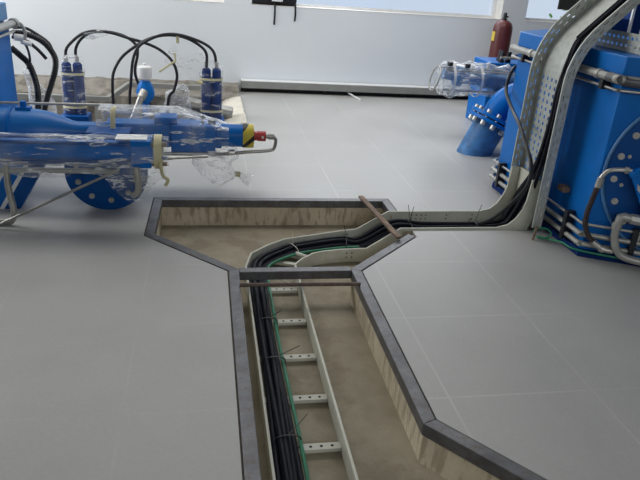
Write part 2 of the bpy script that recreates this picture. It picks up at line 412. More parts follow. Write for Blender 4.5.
# ------------------------------------------------------------------ cream cable tray
ct = thing('cable_tray', (.40, 2.2, -.2), 'cream cable tray bending along the trench and up the blue housing', 'cable tray')
RAIL_L = [(.243, .92, -.10), (.245, 3.55, -.10), (.289, 3.739, -.10), (.400, 3.86, -.10), (.531, 3.965, -.10), (.952, 4.107, -.10), (1.076, 4.136, -.10), (1.324, 4.207, .012), (2.06, 4.212, .015)]
RAIL_R = [(.550, .92, -.10), (.555, 3.57, -.10), (.610, 3.65, -.10), (.696, 3.731, -.10), (.780, 3.765, -.10), (.889, 3.788, -.10), (1.076, 3.803, -.10), (1.329, 3.888, .012), (2.06, 3.893, .015)]
RISE = [((2.04, .015), (2.04, -.085)), ((2.12, .035), (2.17, -.075)), ((2.175, .085), (2.27, -.02)), ((2.210, .150), (2.300, .07)), ((2.228, .212), (2.305, .18)), ((2.240, .37), (2.308, .37))]
for path, y, sgn in ((RAIL_L, 4.212, 1), (RAIL_R, 3.893, -1)):
    mb = MB(); k = len(path); t = .012
    p2 = [Vector(p[:2]) for p in path]; L = offset_line(p2, t/2); R_ = offset_line(p2, -t/2)
    vs = []
    for i, p in enumerate(path):
        zt, zb = p[2], p[2]-.095
        vs += [V(*L[i], zt), V(*R_[i], zt), V(*R_[i], zb), V(*L[i], zb)]
    fs = [(4*i+a, 4*i+(a+1) % 4, 4*i+4+(a+1) % 4, 4*i+4+a) for i in range(k-1) for a in range(4)]+[(0, 1, 2, 3), tuple(4*(k-1)+a for a in (3, 2, 1, 0))]
    mb.add(vs, fs)
    vs = []
    for (fx, fz), (bx, bz) in RISE:
        vs += [V(fx, y-t/2, fz), V(fx, y+t/2, fz), V(bx, y+t/2, bz), V(bx, y-t/2, bz)]
    k = len(RISE)
    mb.add(vs, [(4*i+a, 4*i+(a+1) % 4, 4*i+4+(a+1) % 4, 4*i+4+a) for i in range(k-1) for a in range(4)]+[(0, 1, 2, 3), tuple(4*(k-1)+a for a in (3, 2, 1, 0))])
    # a narrow stiffening lip along the foot and small joint plates with holes
    rail = mb.build('side_rail', 'beige', ct, smooth=0, bevel=.002)
    ho = MB()
    for i, f in ((5, .25), (5, .45), (7, .25), (7, .3), (7, .35), (7, .40), (7, .62), (7, .9)):
        if i >= len(path)-1: continue
        c = Vector(path[i]).lerp(Vector(path[i+1]), f); e = (p2[i+1]-p2[i]).normalized(); nn = V(e.y, -e.x, 0)
        for dz in (-.03, -.06):
            cc = c+V(0, 0, dz)+nn*(t/2); ho.tube([cc-nn*.0005, cc+nn*.0012], .0055, 8)
    ho.build('hole', 'slot', rail)
def lat(i, f): return Vector(RAIL_L[i]).lerp(Vector(RAIL_R[i]), f)
for y in (1.05, 1.37, 1.69, 2.005, 2.325, 2.655, 3.00, 3.37):       # flat drilled rungs
    mb = MB(); mb.box((.25, y-.019, -.187), (.545, y+.019, -.170))
    rg = mb.build('rung', 'beige', ct, smooth=0)
    ho = MB()
    for q in range(6):
        x = .285+.045*q; ho.tube([(x, y, -.1702), (x, y, -.1692)], .0065, 10)
    ho.build('hole', 'slot', rg)
mb = MB()                                                           # tray bottom on the bend, the ramp, the slot and the riser
fl = []
for i in range(1, 9):
    a, b_ = Vector(RAIL_L[i]), Vector(RAIL_R[i]); fl.append((a+V(0, 0, -.09), b_+V(0, 0, -.09)))
for (fx, fz), (bx, bz) in RISE[1:]: fl.append((V(bx-.004, 4.212, bz), V(bx-.004, 3.893, bz)))
fl = fl[5:]
vs = [p for ab in fl for p in ab]
mb.add(vs, [(2*i, 2*i+1, 2*i+3, 2*i+2) for i in range(len(fl)-1)])
mb.build('tray_bottom', 'beige', ct, smooth=0, solid=.003)
for i0, f in ((2, .5), (3, .6), (4, .5), (5, .2)):                    # short rungs round the bend
    a = Vector(RAIL_L[i0]).lerp(Vector(RAIL_L[i0+1]), f); b_ = Vector(RAIL_R[i0]).lerp(Vector(RAIL_R[i0+1]), f)
    e = (b_-a).normalized(); s = V(-e.y, e.x, 0)*.018
    mb = MB(); vs = [a+e*.006+s, a+e*.006-s, b_-e*.006-s, b_-e*.006+s]
    mb.add([v+V(0, 0, -.07) for v in vs]+[v+V(0, 0, -.087) for v in vs], [(0, 1, 2, 3), (7, 6, 5, 4), (0, 4, 5, 1), (1, 5, 6, 2), (2, 6, 7, 3), (3, 7, 4, 0)])
    mb.build('rung', 'beige', ct, smooth=0)

# ------------------------------------------------------------------ galvanised perforated tray up the housing
gt = thing('perforated_tray', (2.30, 3.95, .06), 'tall galvanised perforated cable tray rising past the blue housing', 'cable tray')
def base_x(y): return 2.297+.07*(y-3.75)
RB, Z0 = .46, 1.235-.46*math.tan(PI/8)
GP = [(0, .07), (0, Z0)]+[(RB*(1-math.cos(a)), Z0+RB*math.sin(a)) for a in [PI/4*k/8 for k in range(1, 9)]]+[(.31, 1.545), (1.05, 2.285)]    # (x beyond base_x, z)
def dense(P, step):
    out = []
    for (a, b) in zip(P[:-1], P[1:]):
        L = math.dist(a, b); n = max(1, round(L/step)); out += [(a[0]+(b[0]-a[0])*k/n, a[1]+(b[1]-a[1])*k/n) for k in range(n)]
    return out+[P[-1]]
DP = dense(GP, .0125)
def gnorm(i):
    a, b = DP[max(0, i-1)], DP[min(len(DP)-1, i+1)]; t = Vector((b[0]-a[0], b[1]-a[1])).normalized(); return Vector((-t.y, t.x))
def ribbon(rowfun, nrow, hole):
    mb = MB(); k = len(DP); vs = [rowfun(i, r) for i in range(k) for r in range(nrow)]
    fs = [(i*nrow+r, i*nrow+r+1, (i+1)*nrow+r+1, (i+1)*nrow+r) for i in range(k-1) for r in range(nrow-1) if not hole(i, r)]
    return mb.add(vs, fs)
YN, YF, HT = 3.75, 4.236, .064
rows_h = [0, .016, .022, .042, .048, HT]
rows_f = [0, .026, .034, .058, .066, HT*1.4]
for y in (YF, YN):
    rw = rows_f if y == YF else rows_h
    def rf(i, r, y=y, rw=rw):
        nn = gnorm(i); h = rw[r]; return V(base_x(y)+DP[i][0]+nn.x*h, y, DP[i][1]+nn.y*h)
    s = ribbon(rf, len(rw), lambda i, r: r in (1, 3) and (i+2*(r == 3)) % 6 in (0, 1, 2) and 4 < i)
    fo = s.build('side_flange', 'galv', gt, smooth=0, solid=.002)
    lip = MB(); vs = []
    for i in range(len(DP)):
        nn = gnorm(i); h = HT*(1.4 if y == YF else 1); q = 1 if y == YF else -1
        vs += [V(base_x(y)+DP[i][0]+nn.x*h, y, DP[i][1]+nn.y*h), V(base_x(y)+DP[i][0]+nn.x*h, y-q*.012, DP[i][1]+nn.y*h)]
    lip.add(vs, [(2*i, 2*i+1, 2*i+3, 2*i+2) for i in range(len(DP)-1)]); lip.build('lip', 'galv', fo, smooth=0, solid=.002)
NB = 23
def rb(i, r):
    y = YN+(YF-YN)*r/(NB-1); return V(base_x(y)+DP[i][0], y, DP[i][1])
s = ribbon(rb, NB, lambda i, r: r % 3 == 1 and i % 4 in (0, 1) and 6 < i < 78 and 1 < r < NB-2)
s.build('base_plate', 'galv', gt, smooth=0, solid=.002)
# joint plates with rows of bolts, low on the near flange and near the top bend
for z in (.98,):
    mb = MB(); mb.box((base_x(YN)-.060, YN-.006, z), (base_x(YN)-.006, YN-.002, z+.10)); jp = mb.build('joint_plate', 'galv', gt, smooth=0)
    bolts(jp, [(base_x(YN)-.048, YN-.006, z+dz) for dz in (.02, .08)]+[(base_x(YN)-.02, YN-.006, z+dz) for dz in (.02, .08)], (0, -1, 0), .005, .006)

# ------------------------------------------------------------------ cables
def lerp(a, b, t): return a+(b-a)*t
def cable_path(i, n, layer):
    f = i/(n-1) if n > 1 else 0
    ts, tc_, tr_ = lerp(.09, .34, f), lerp(.10, .46, f), lerp(.20, .80, f)
    pts = []; dz = layer*.022
    y = .95
    while y < 3.3:
        j = .006*math.sin(y*3.1+i*1.7); pts.append(V(lerp(.243, .55, ts)+j, y, -.155+dz)); y += .3
    for k in range(1, 6): q = lat(k, lerp(ts, tc_, min(1, k/3))); pts.append(V(q.x, q.y, -.172+.02+dz))
    q = lat(6, lerp(tc_, tr_, .4)); pts.append(V(q.x, q.y, -.16+dz))
    q = lat(7, tr_); pts.append(V(q.x, q.y, -.045+dz))
    for x in (1.55, 1.8, 2.02): pts.append(V(x, lerp(4.212, 3.893, tr_)+.006*math.sin(x*9+i), -.062+dz))
    yr = lerp(4.15, 3.95, f); yv = lerp(3.85, 3.792, f)
    pts.append(V(2.17, lerp(4.212, 3.893, tr_), -.035+dz)); pts.append(V(2.235-dz, yr, .05)); pts.append(V(2.272-dz*.6, lerp(yr, yv, .15), .22))
    for z, g in ((.5, .7), (.8, .95), (1.02, 1)):
        yy = lerp(yr, yv, g); pts.append(V(base_x(yy)-.020-(i%3)*.016-dz*.5, yy, z))
    for (gx, gz), off in zip(GP[5::2], (.022,)*9):
        pts.append(V(base_x(yv)+gx-off*.71-dz*.5-(i%2)*.014, yv, gz+off*.71+dz*.5+(i%2)*.014))
    return pts
looks = ['outermost black cable along the left tray rail and farthest on the run', 'second black cable from the left tray rail',
         'third black cable from the left tray rail', 'fourth black cable from the left tray rail',
         'fifth black cable from the left tray rail', 'black cable lying right beside the green one in the trench']
for i in range(6):
    mb = MB(); mb.tube(smooth_path(cable_path(i, 6, 0), 6), .0122, 10)
    tag(mb.build('power_cable', 'cable'), looks[i], 'cable', 'black cables in the tray')
for i, (f, lab) in enumerate([(1.3, 'upper black cable piled on the left of the cable bundle'), (3.1, 'upper black cable piled on the middle of the cable bundle')]):
    p = cable_path(f, 6, 1)
    mb = MB(); mb.tube(smooth_path(p, 6), .0125, 10)
    tag(mb.build('power_cable', 'cable'), lab, 'cable', 'black cables in the tray')
gp = []
for y in [.95+.3*k for k in range(8)]: gp.append(V(.243+.307*.425+.005*math.sin(y*4), y, -.150))
for k, t in ((1, .44), (2, .47), (3, .52), (4, .56), (5, .60)): q = lat(k, t); gp.append(V(q.x, q.y, -.148))
q = lat(6, .62); gp.append(V(q.x-.02, q.y, -.147)); 
mb = MB(); mb.tube(smooth_path(gp, 6), .0085, 8)
tag(mb.build('earth_cable', 'green'), 'green earth cable running along the trench beside the black cables', 'cable')
# cable ties with long upright tails
def tie(name, c, half, tail, mat, label):
    c = Vector(c); half = Vector(half); mb = MB()
    pts = [c-half+V(0, 0, -.018), c-half*.9+V(0, 0, .022), c+V(0, 0, .034), c+half*.9+V(0, 0, .022), c+half+V(0, 0, -.018)]
    mb.tube(smooth_path(pts, 4), .003, 6)
    for tl in tail: mb.tube(smooth_path([c+V(0, 0, .032), c+V(tl[0]*.5, tl[1]*.5, .03+tl[2]*.6), c+Vector(tl)+V(0, 0, .03)], 4), .0022, 6)
    return tag(mb.build(name, mat), label, 'cable tie')
tie('cable_tie', (1.45, 4.06, -.05), (0, .10, 0), [(-.01, .05, .12), (.03, .04, .11)], 'black', 'black cable tie with two upright tails near the batten')
tie('cable_tie', (1.95, 4.06, -.05), (0, .10, 0), [(.06, .06, .12)], 'black', 'black cable tie with a slanting tail near the blue housing')
tie('cable_tie', (.98, 4.00, -.15), (.02, .09, 0), [(-.02, .03, .09)], 'black', 'black cable tie on the bend under the batten')
tie('cable_tie', (.585, 3.90, -.15), (-.03, .065, 0), [(.0, .05, .08)], 'beige', 'cream cable tie standing on the bend of the cable bundle')
tie('cable_tie', (.325, 2.58, -.15), (.055, 0, 0), [(.14, .11, -.01)], 'black', 'black cable tie in the trench beside the second rung from the beam')
tie('cable_tie', (.325, 2.02, -.15), (.055, 0, 0), [(.10, .13, .0)], 'black', 'black cable tie in the trench nearest the camera')
tie('cable_tie', (.325, 2.95, -.15), (.055, 0, 0), [(.09, .10, -.01)], 'black', 'black cable tie in the trench just before the steel bar')
# a loose cream strip under the beam
mb = MB(); mb.tube(smooth_path([(.31, 3.43, -.105), (.42, 3.42, -.12), (.53, 3.385, -.155)], 6), .005, 8)
tag(mb.build('loose_strap', 'beige'), 'loose cream strap lying in the tray beneath the steel beam', 'strap')
mb = MB(); mb.tube([(.60, 3.83, -.150), (.665, 3.765, -.150)], .016, 12); mb.tube([(.665, 3.765, -.150), (.672, 3.758, -.150)], .019, 12)
tag(mb.build('conduit_stub', 'beige'), 'short cream pipe stub on the inner side of the tray bend', 'pipe stub')

# ------------------------------------------------------------------ right blue housing
HX = 2.405; ud = Vector((.894, -.447)); P2 = Vector((HX, 3.432)); P3 = P2+ud*1.15
HP = [(HX, 4.81), tuple(P2), tuple(P3), (4.1, 3.2), (4.4, 4.0), (4.1, 4.9), (3.3, 5.30), (2.85, 5.20)]
def shrink(d): return [tuple(p) for p in offset_line(HP, d, True)]
hs = thing('generator_housing', (3.2, 4.2, 0), 'large many-sided blue steel housing at the right with pipes and round cover', 'machine housing')
MB().prism(shrink(.018), .05, 1.13).build('casing', 'blue', hs, bevel=.006)
MB().prism(shrink(0), 1.165, 1.275).build('top_cap', 'blue', hs, bevel=.008)
MB().prism(shrink(.05), 1.13, 1.165).build('neck', 'blue_deep', hs)
MB().prism(HP, 0.0, .05).build('base_plate', 'navy', hs, bevel=.006)
fn = V(-.447, -.894, 0); fu = V(.894, -.447, 0)           # the angled face: outward normal and run
def face(s, z, out=0): return V(P2.x, P2.y, 0)+fu*s+V(0, 0, z)+fn*(out-.018)
# round cover with a pale rim
cc = face(.56, .60); R0 = .525
mb = MB(); mb.tube([cc, cc+fn*.022], R0-.012, 56); cov = mb.build('round_cover', 'blue_deep', hs)
mb = MB()
ring = [cc+(fu*math.cos(2*PI*k/64)+V(0, 0, 1)*math.sin(2*PI*k/64))*R0+fn*.010 for k in range(65)]
mb.tube(ring, .012, 8, caps=False); mb.build('rim', 'blue_pale', cov)
bolts(hs, [cc+fn*.022+(fu*math.cos(a)+V(0, 0, 1)*math.sin(a))*.465 for a in [math.radians(150+18*k) for k in range(20)]], fn, .016, .014)
bolts(hs, [cc+fn*.022+(fu*math.cos(a)+V(0, 0, 1)*math.sin(a))*.42 for a in [math.radians(v) for v in (166, 191)]], fn, .009, .012)
# hydraulic ram on the cover
a0, a1 = face(.20, .645, .085), face(.45, .20, .12)
e = (a1-a0).normalized()
ram = MB(); ram.tube([a0, a0+e*.03, a0+e*.03, a1], [.052, .052, .045, .045], 24); rm = ram.build('hydraulic_ram', 'blue', hs)
mb = MB(); mb.tube([a0+e*.03+fn*-.02, V(*(a0+e*.03))-fn*.075], .03, 16); mb.build('bracket', 'blue_deep', rm)
mid = a0+e*.12-fu*.012; side = e.cross(fn).normalized()
mb = MB(); nl = (fn-fu*.35).normalized()
mb.add([mid+nl*.0462-e*.035, mid+nl*.0462+side*.012, mid+nl*.0462+e*.035, mid+nl*.0462-side*.012], [(0, 1, 2, 3)]); mb.build('name_plate', 'zinc', rm, smooth=0, solid=.001)
# hose from the ram down to the base pipes
mb = MB(); mb.tube(smooth_path([face(.175, .632, .08), face(.105, .627, .08), face(.05, .612, .08), face(.018, .57, .08), face(.012, .54, .08)], 6), .014, 12)
hz = [face(.012, .53, .08), face(.007, .494, .08), face(-.004, .413, .08), face(-.013, .331, .08), face(-.008, .251, .08), face(.024, .181, .08), face(.071, .134, .08)]
ho = MB(); ho.tube(smooth_path(hz, 8), .0165, 14); hobj = ho.build('hydraulic_hose', 'brownhose', hs)
mb.build('elbow_fitting', 'zinc', hobj)
mb = MB(); mb.tube([face(.016, .56, .08), face(.010, .50, .08)], .021, 12); mb.build('hose_ferrule', 'pipe', hobj)
mb = MB(); mb.tube([face(.060, .142, .08), face(.115, .108, .08), face(.115, .108, .08), face(.135, .10, .08), face(.135, .10, .08), face(.19, .095, .07)], [.020, .020, .026, .026, .019, .019], 12); mb.build('hose_ferrule', 'zinc', hobj)
mb = MB(); mb.tube([face(.135, .630, .08), face(.160, .631, .08)], .021, 6); mb.build('nut', 'zinc', hobj)
# pale bent pipe with elbow from the cover
pp = [face(.178, .30, .09), face(.173, .275, .09), face(.178, .20, .09), face(.208, .118, .09), face(.275, .074, .09), face(.45, .060, .09), face(.80, .055, .09)]
mb = MB(); mb.tube(smooth_path(pp, 8), .024, 14); bp = mb.build('bent_pipe', 'pipe', hs)
mb = MB(); mb.tube([face(.172, .255, .09), face(.175, .295, .09)], .030, 6); mb.build('nut', 'pipe', bp)
mb = MB(); mb.tube([face(.175, .295, .09), face(.182, .335, .09), face(.20, .340, .09), face(.24, .335, .09)], [.025, .028, .028, .025], 14); mb.build('elbow_fitting', 'pipe', bp)
mb = MB(); mb.tube([face(.235, .335, .09), face(.37, .325, .08)], .034, 8); mb.build('nut', 'pipe', bp)
# pipe runs: two along the top, three along the base
def run(z, off, r, mat, name, s_end=1.0, far=(2.80, 5.155)):
    x = HX-off; o = offset_line([Vector(far), Vector((HX, 4.81)), P2, P2+ud*s_end], -off)
    pts = [V(o[0].x, o[0].y, z)]
    for k in (1, 2):
        a, b, c = o[k-1], o[k], o[k+1]
        pts += [V(*(b+(a-b).normalized()*.10), z), V(*(b+(a-b).normalized()*.035), z), V(*(b+(c-b).normalized()*.035), z), V(*(b+(c-b).normalized()*.10), z)]
    pts.append(V(o[3].x, o[3].y, z))
    mb = MB(); mb.tube(smooth_path(pts, 5), r, 12); return mb.build(name, mat, hs)
run(1.148, .030, .025, 'pipe', 'top_pipe'); run(1.085, .022, .009, 'zinc', 'top_pipe')
mb = MB(); o_ = offset_line([Vector((HX, 4.81)), P2, P2+ud*1.0], -.030)
mb.tube(smooth_path([V(o_[1].x, o_[1].y+.10, 1.148), V(o_[1].x+.005, o_[1].y+.03, 1.147), V(o_[1].x+.03, o_[1].y-.012, 1.145), V(o_[1].x+.12, o_[1].y-.06, 1.14), V(o_[2].x, o_[2].y, 1.135)], 6), .030, 12); mb.build('hose_sleeve', 'mill', hs)
for z, r in ((.235, .009), (.165, .017), (.100, .017)): run(z, .019, r, 'pipe', 'base_pipe')
def clamp(y=None, s=None, zs=(.06, .26), name='pipe_clamp'):
    mb = MB()
    if y is not None: mb.box((HX-.046, y-.018, zs[0]), (HX+.014, y+.018, zs[1]))
    else:
        c = V(P2.x, P2.y, 0)+fu*s
        mt = Matrix.Translation(c) @ Matrix.Rotation(math.atan2(fu.y, fu.x), 4, 'Z'); mb.box((-.018, -.042, zs[0]), (.018, .014, zs[1]), mt)
    mb.build(name, 'black', hs, bevel=.003)
for y in (4.66, 3.60): clamp(y=y)
clamp(s=.30)
for y in (4.62, 4.38, 3.56): clamp(y=y, zs=(1.068, 1.125))
for y in (4.50, 3.62):
    mb = MB(); mb.tube([(HX-.030, y-.02, 1.148), (HX-.030, y+.02, 1.148)], .031, 12); mb.build('pipe_joint', 'zinc', hs)
# black corrugated hose leaving the top pipe near the corner, small box on the face
mb = MB(); mb.box((HX-.035, 3.70, .345), (HX+.014, 3.78, .385)); mb.build('terminal_box', 'stick', hs, bevel=.004)
# lying perforated tray on the housing
lt = thing('lying_tray', (2.75, 3.7, 1.275), 'galvanised perforated tray lying on top of the blue housing', 'cable tray')
mb = MB(); xa, ya, yb = 2.56, 3.25, 4.02; rows = [0, .025, .04, .07, .085, .11]; ks = [ya+(yb-ya)*k/64 for k in range(65)]
vs = [V(xa, y, 1.279+h) for y in ks for h in rows]
mb.add(vs, [(i*6+r, i*6+r+1, (i+1)*6+r+1, (i+1)*6+r) for i in range(64) for r in range(5) if not (r in (1, 3) and i % 4 in (0, 1))])
mb.build('side_flange', 'galv', lt, smooth=0, solid=.002)
mb = MB(); mb.box((xa, ya, 1.277), (xa+.3, yb, 1.280)); mb.box((xa+.298, ya, 1.280), (xa+.30, yb, 1.389)); mb.build('base_plate', 'galv', lt, smooth=0)
# second, far housing and plumbing behind
b2 = thing('valve_cabinet', (3.7, 7.25, 0), 'low blue cabinet behind the plastic wrapped actuator, dark valve on it', 'cabinet')
mb = MB(); mb.box((3.22, 7.0, 0), (4.2, 7.5, .745)); mb.build('body', 'blue', b2, bevel=.008)
for c in ((3.36, 7.06, .745), (3.45, 7.08, .745), (3.40, 7.2, .745)):
    mb = MB(); mb.tube([c, V(*c)+V(0, 0, .03), V(*c)+V(0, 0, .03), V(*c)+V(.01, 0, .12)], [.035, .035, .026, .024], 12); mb.build('valve_block', 'black', b2)
mb = MB(); mb.tube([(3.33, 7.03, .80), (3.60, 7.03, .80)], .016, 10); mb.build('pipe', 'zinc', b2)
mb = MB(); mb.tube([(3.205, 7.03, .66), (3.205, 7.03, .74)], .022, 12); mb.build('fitting', 'zinc', b2)

# a blue tower behind the rising tray at the right edge
bt = thing('blue_tower', (4.1, 5.9, 0), 'dark blue machine behind the housing at the right edge with a white stripe', 'machine')
mb = MB(); mb.prism([(3.75, 5.45), (4.6, 5.45), (4.6, 5.72), (3.75, 5.72)], 0, 2.0); mb.build('body', 'navy', bt, bevel=.01)
mb = MB(); mb.box((3.50, 5.45, 0), (3.745, 5.70, 1.38)); mb.build('side_box', 'navy', bt, bevel=.01)
mb = MB(); mb.box((3.75, 5.43, .2), (3.772, 5.45, 1.98)); mb.build('stripe', 'white', bt, smooth=0)
# hanging black cable before the housing
mb = MB(); mb.tube(smooth_path([(2.52, 4.93, 1.01), (2.42, 4.85, .975), (2.365, 4.79, .83), (2.30, 4.50, .735), (2.20, 4.15, .695), (2.18, 3.99, .615), (2.17, 3.83, .50), (2.165, 3.81, .36), (2.13, 3.93, .17), (2.06, 4.02, .03), (1.96, 4.05, -.03)], 8), .014, 10)
tag(mb.build('loose_cable', 'black'), 'loose black cable hanging from the far top corner of the housing down across the riser', 'cable')
# green and yellow earth lead at the housing foot
mb = MB(); mb.tube(smooth_path([(2.24, 3.735, .05), (2.25, 3.70, .085), (2.30, 3.68, .09), (2.33, 3.66, .06), (2.29, 3.66, .03), (2.26, 3.70, .02), (2.28, 3.73, .014), (2.31, 3.64, .03), (2.335, 3.52, .06), (2.345, 3.42, .065), tuple(V(P2.x, P2.y, .060)+fu*.10+fn*.055), tuple(V(P2.x, P2.y, .055)+fu*.6+fn*.055)], 8), .0065, 8)
tag(mb.build('earth_lead', 'green'), 'green earth lead looping from the galvanised tray along the housing foot', 'cable')
mb = MB(); mb.tube([(2.225, 3.70, 0), (2.235, 3.70, .09), (2.235, 3.70, .09), (2.236, 3.70, .10)], [.008, .008, .013, .013], 8)
tag(mb.build('earth_rod', 'stick'), 'short brown earthing rod standing at the foot of the galvanised tray', 'rod')

# ------------------------------------------------------------------ nozzle pipe out of the floor
npb = V(2.69, 5.90, 0); na = V(.42, .05, .905).normalized()
nz = thing('nozzle_pipe', npb, 'thick blue pipe leaning out of the floor with a bolted flange', 'pipe')
nu = na.cross(V(0, 1, 0)).normalized(); nv = na.cross(nu)
def flange(c, r, h, n=40): return MB().tube([c, c+na*h], r, n)
cut = npb-na*.0
mb = MB(); k = 32; vs = []
for t_ in (0, 1):                                                    # lower end sliced level with the floor
    for j in range(k):
        th = 2*PI*j/k; o = (nu*math.cos(th)+nv*math.sin(th))*.165
        vs.append(npb+o-na*((npb+o).z/na.z) if t_ == 0 else npb+o+na*.31)
mb.add(vs, [(j, (j+1) % k, k+(j+1) % k, k+j) for j in range(k)]+[tuple(range(k-1, -1, -1)), tuple(range(k, 2*k))]); mb.build('pipe', 'blue_dusty', nz)
f1 = flange(npb+na*.31, .245, .035).build('flange', 'blue', nz, bevel=.004)
f2 = flange(npb+na*.358, .245, .035).build('flange', 'blue', nz, bevel=.004)
mb = MB(); mb.tube([npb+na*.345, npb+na*.358], .19, 24); mb.build('gasket', 'black', nz)
for j in range(12):
    th = 2*PI*j/12+.2; c = npb+(nu*math.cos(th)+nv*math.sin(th))*.208
    mb = MB(); mb.tube([c+na*.262, c+na*.272, c+na*.31, c+na*.31, c+na*.393, c+na*.393, c+na*.425], [.018, .026, .026, .011, .011, .024, .024], 8); mb.build('bolt', 'zinc', nz)
q0 = npb+na*.393
mb = MB(); mb.tube(smooth_path([q0, q0+na*.12, q0+na*.2+V(.06, .02, .0), q0+na*.22+V(.20, .04, .02), q0+na*.22+V(.45, -.10, .02)], 8), .135, 28); mb.build('bend', 'blue', nz)

# plastic-wrapped actuator behind it
ac = thing('wrapped_actuator', (2.75, 6.42, 0), 'blue actuator wrapped in clear plastic behind the leaning blue pipe', 'actuator')
ax0, ax1 = V(2.42, 6.42, .64), V(3.22, 6.45, .62)
mb = MB(); mb.tube([ax0+V(.02, 0, .05), ax0+V(.16, 0, .03), ax0+V(.16, 0, .03), ax0+V(.22, 0, .02), ax0+V(.22, 0, .02), ax0+V(.46, 0, 0), ax0+V(.46, 0, 0), ax1], [.055, .055, .10, .10, .065, .065, .085, .085], 24); mb.build('barrel', 'blue_pale', ac)
mb = MB()
for dy, dz in ((-.10, .10), (-.10, -.10), (.1, .1)): mb.tube([ax0+V(.0, dy, dz), ax1+V(0, dy, dz)], .012, 8)
mb.build('tie_rod', 'zinc', ac)
for p in ((2.47, 6.33, .78), (2.66, 6.33, .77)):
    mb = MB(); mb.tube([p, V(*p)+V(0, 0, .04)], .028, 10); mb.build('fitting', 'black', ac)
mb = MB(); mb.tube([(2.345+.12*math.cos(a)*.0, 6.38+.01, .64) if 0 else (2.35+.03*math.sin(a), 6.40+.12*math.cos(a), .64+.12*math.sin(a)) for a in [2*PI*k/24 for k in range(25)]], .008, 6, caps=False); mb.build('end_ring', 'steel', ac)
mb = MB(); mb.tube([ax0+(ax1-ax0)*t for t in [-.06+.04*k for k in range(27)]], [.04, .13]+[.165]*23+[.16, .15], 26, caps=False, wob=.045, seed=2, wscale=8); mb.build('plastic_wrap', 'film', ac, smooth=28)
for t in (.12, .50):
    c = ax0+(ax1-ax0)*t; mb = MB(); mb.tube([c-V(.014, 0, 0), c+V(.014, 0, 0)], .172, 26, caps=False); mb.build('tape', 'white', ac)
mb = MB(); mb.tube([(3.08, 6.42, 0), (3.08, 6.42, .02), (3.08, 6.42, .02), (3.08, 6.42, .54)], [.10, .10, .05, .05], 16); mb.build('pedestal', 'blue_deep', ac)

# gas cylinder against the pier
gc = thing('gas_cylinder', (3.905, 8.32, 0), 'tall maroon gas cylinder standing against the back wall', 'gas cylinder')
mb = MB(); c = V(3.905, 8.32, 0)
prof = [(.0, .10), (.012, .122), (.03, .127), (1.0, .127), (1.05, .122), (1.09, .104), (1.115, .072), (1.125, .045), (1.13, .036)]
mb.tube([c+V(0, 0, z) for z, r in prof], [r for z, r in prof], 32); mb.build('body', 'maroon', gc)
mb = MB(); mb.tube([c+V(0, 0, 1.128), c+V(0, 0, 1.15), c+V(0, 0, 1.15), c+V(0, 0, 1.21), c+V(0, 0, 1.22)], [.036, .034, .022, .026, .02], 14); mb.tube([c+V(-.0, 0, 1.17), c+V(.045, -.01, 1.17)], .012, 8); mb.build('valve', 'black', gc)
mb = MB(); k = 10; vs = []
for j in range(k):
    th = math.radians(163+4.2*j); vs += [c+V(.1285*math.cos(th), .1285*math.sin(th), .86), c+V(.1285*math.cos(th), .1285*math.sin(th), .98)]
mb.add(vs, [(2*j, 2*j+2, 2*j+3, 2*j+1) for j in range(k-1)]); mb.build('sticker', 'yellow', gc)

# ------------------------------------------------------------------ grey steel kerb along the back wall
kb = thing('steel_kerb', (2.6, 8.62, 0), 'low grey steel kerb along the foot of the back wall', 'kerb')
mb = MB(); mb.box((.475, 8.60, .060), (7.5, 8.615, .150)); mb.build('face_plate', 'kerb', kb, smooth=0)
mb = MB(); mb.box((.475, 8.60, .150), (7.5, 8.75, .157)); mb.build('top_plate', 'white', kb, smooth=0)
mb = MB()
for x in (.5, 1.6, 2.7, 3.8, 4.9, 6.0, 7.3): mb.box((x, 8.64, 0), (x+.04, 8.69, .150))
mb.build('support', 'slot', kb, smooth=0)
mb = MB(); mb.box((.475, 8.69, 0.0), (7.5, 8.70, .150)); mb.build('back_plate', 'slot', kb, smooth=0)  # near-black sheet and supports paint the shade in the gap under the kerb
mb = MB(); mb.box((-.01, -.17, 0), (.01, .17, .012), Matrix.Translation((2.0, 8.50, .002)) @ Matrix.Rotation(.35, 4, 'Z') @ Matrix.Rotation(.10, 4, 'X') @ Matrix.Translation((0, 0, .015)))
tag(mb.build('white_strip', 'white', smooth=0), 'short white strip leaning at the foot of the grey kerb', 'strip')

# bag hanging over the sill
bg = thing('black_bag', (.9, 8.85, 1.106), 'black bag on the window sill with two straps hanging down', 'bag')
mb = MB(); mb.tube([(.615, 8.85, 1.20), (.62, 8.85, 1.20), (.80, 8.85, 1.205), (1.0, 8.85, 1.205), (1.185, 8.85, 1.20), (1.19, 8.85, 1.20)], [.06, .092, .097, .097, .092, .06], 14, wob=.008, seed=5); mb.build('body', 'cloth_black', bg)
mb = MB(); mb.box((.86, 8.735, 1.16), (1.0, 8.745, 1.24)); mb.build('patch', 'white', bg, smooth=0)
for x, z in ((.90, .87), (1.17, .93)):
    mb = MB(); pts = [(x, 8.80, 1.16), (x, 8.748, 1.12), (x+.004, 8.744, 1.02), (x, 8.746, z)]
    vs = []
    for p in smooth_path(pts, 5): vs += [p-V(.012, 0, 0), p+V(.012, 0, 0)]
    mb.add(vs, [(2*i, 2*i+1, 2*i+3, 2*i+2) for i in range(len(vs)//2-1)]); mb.build('strap', 'cloth_black', bg, solid=.004)

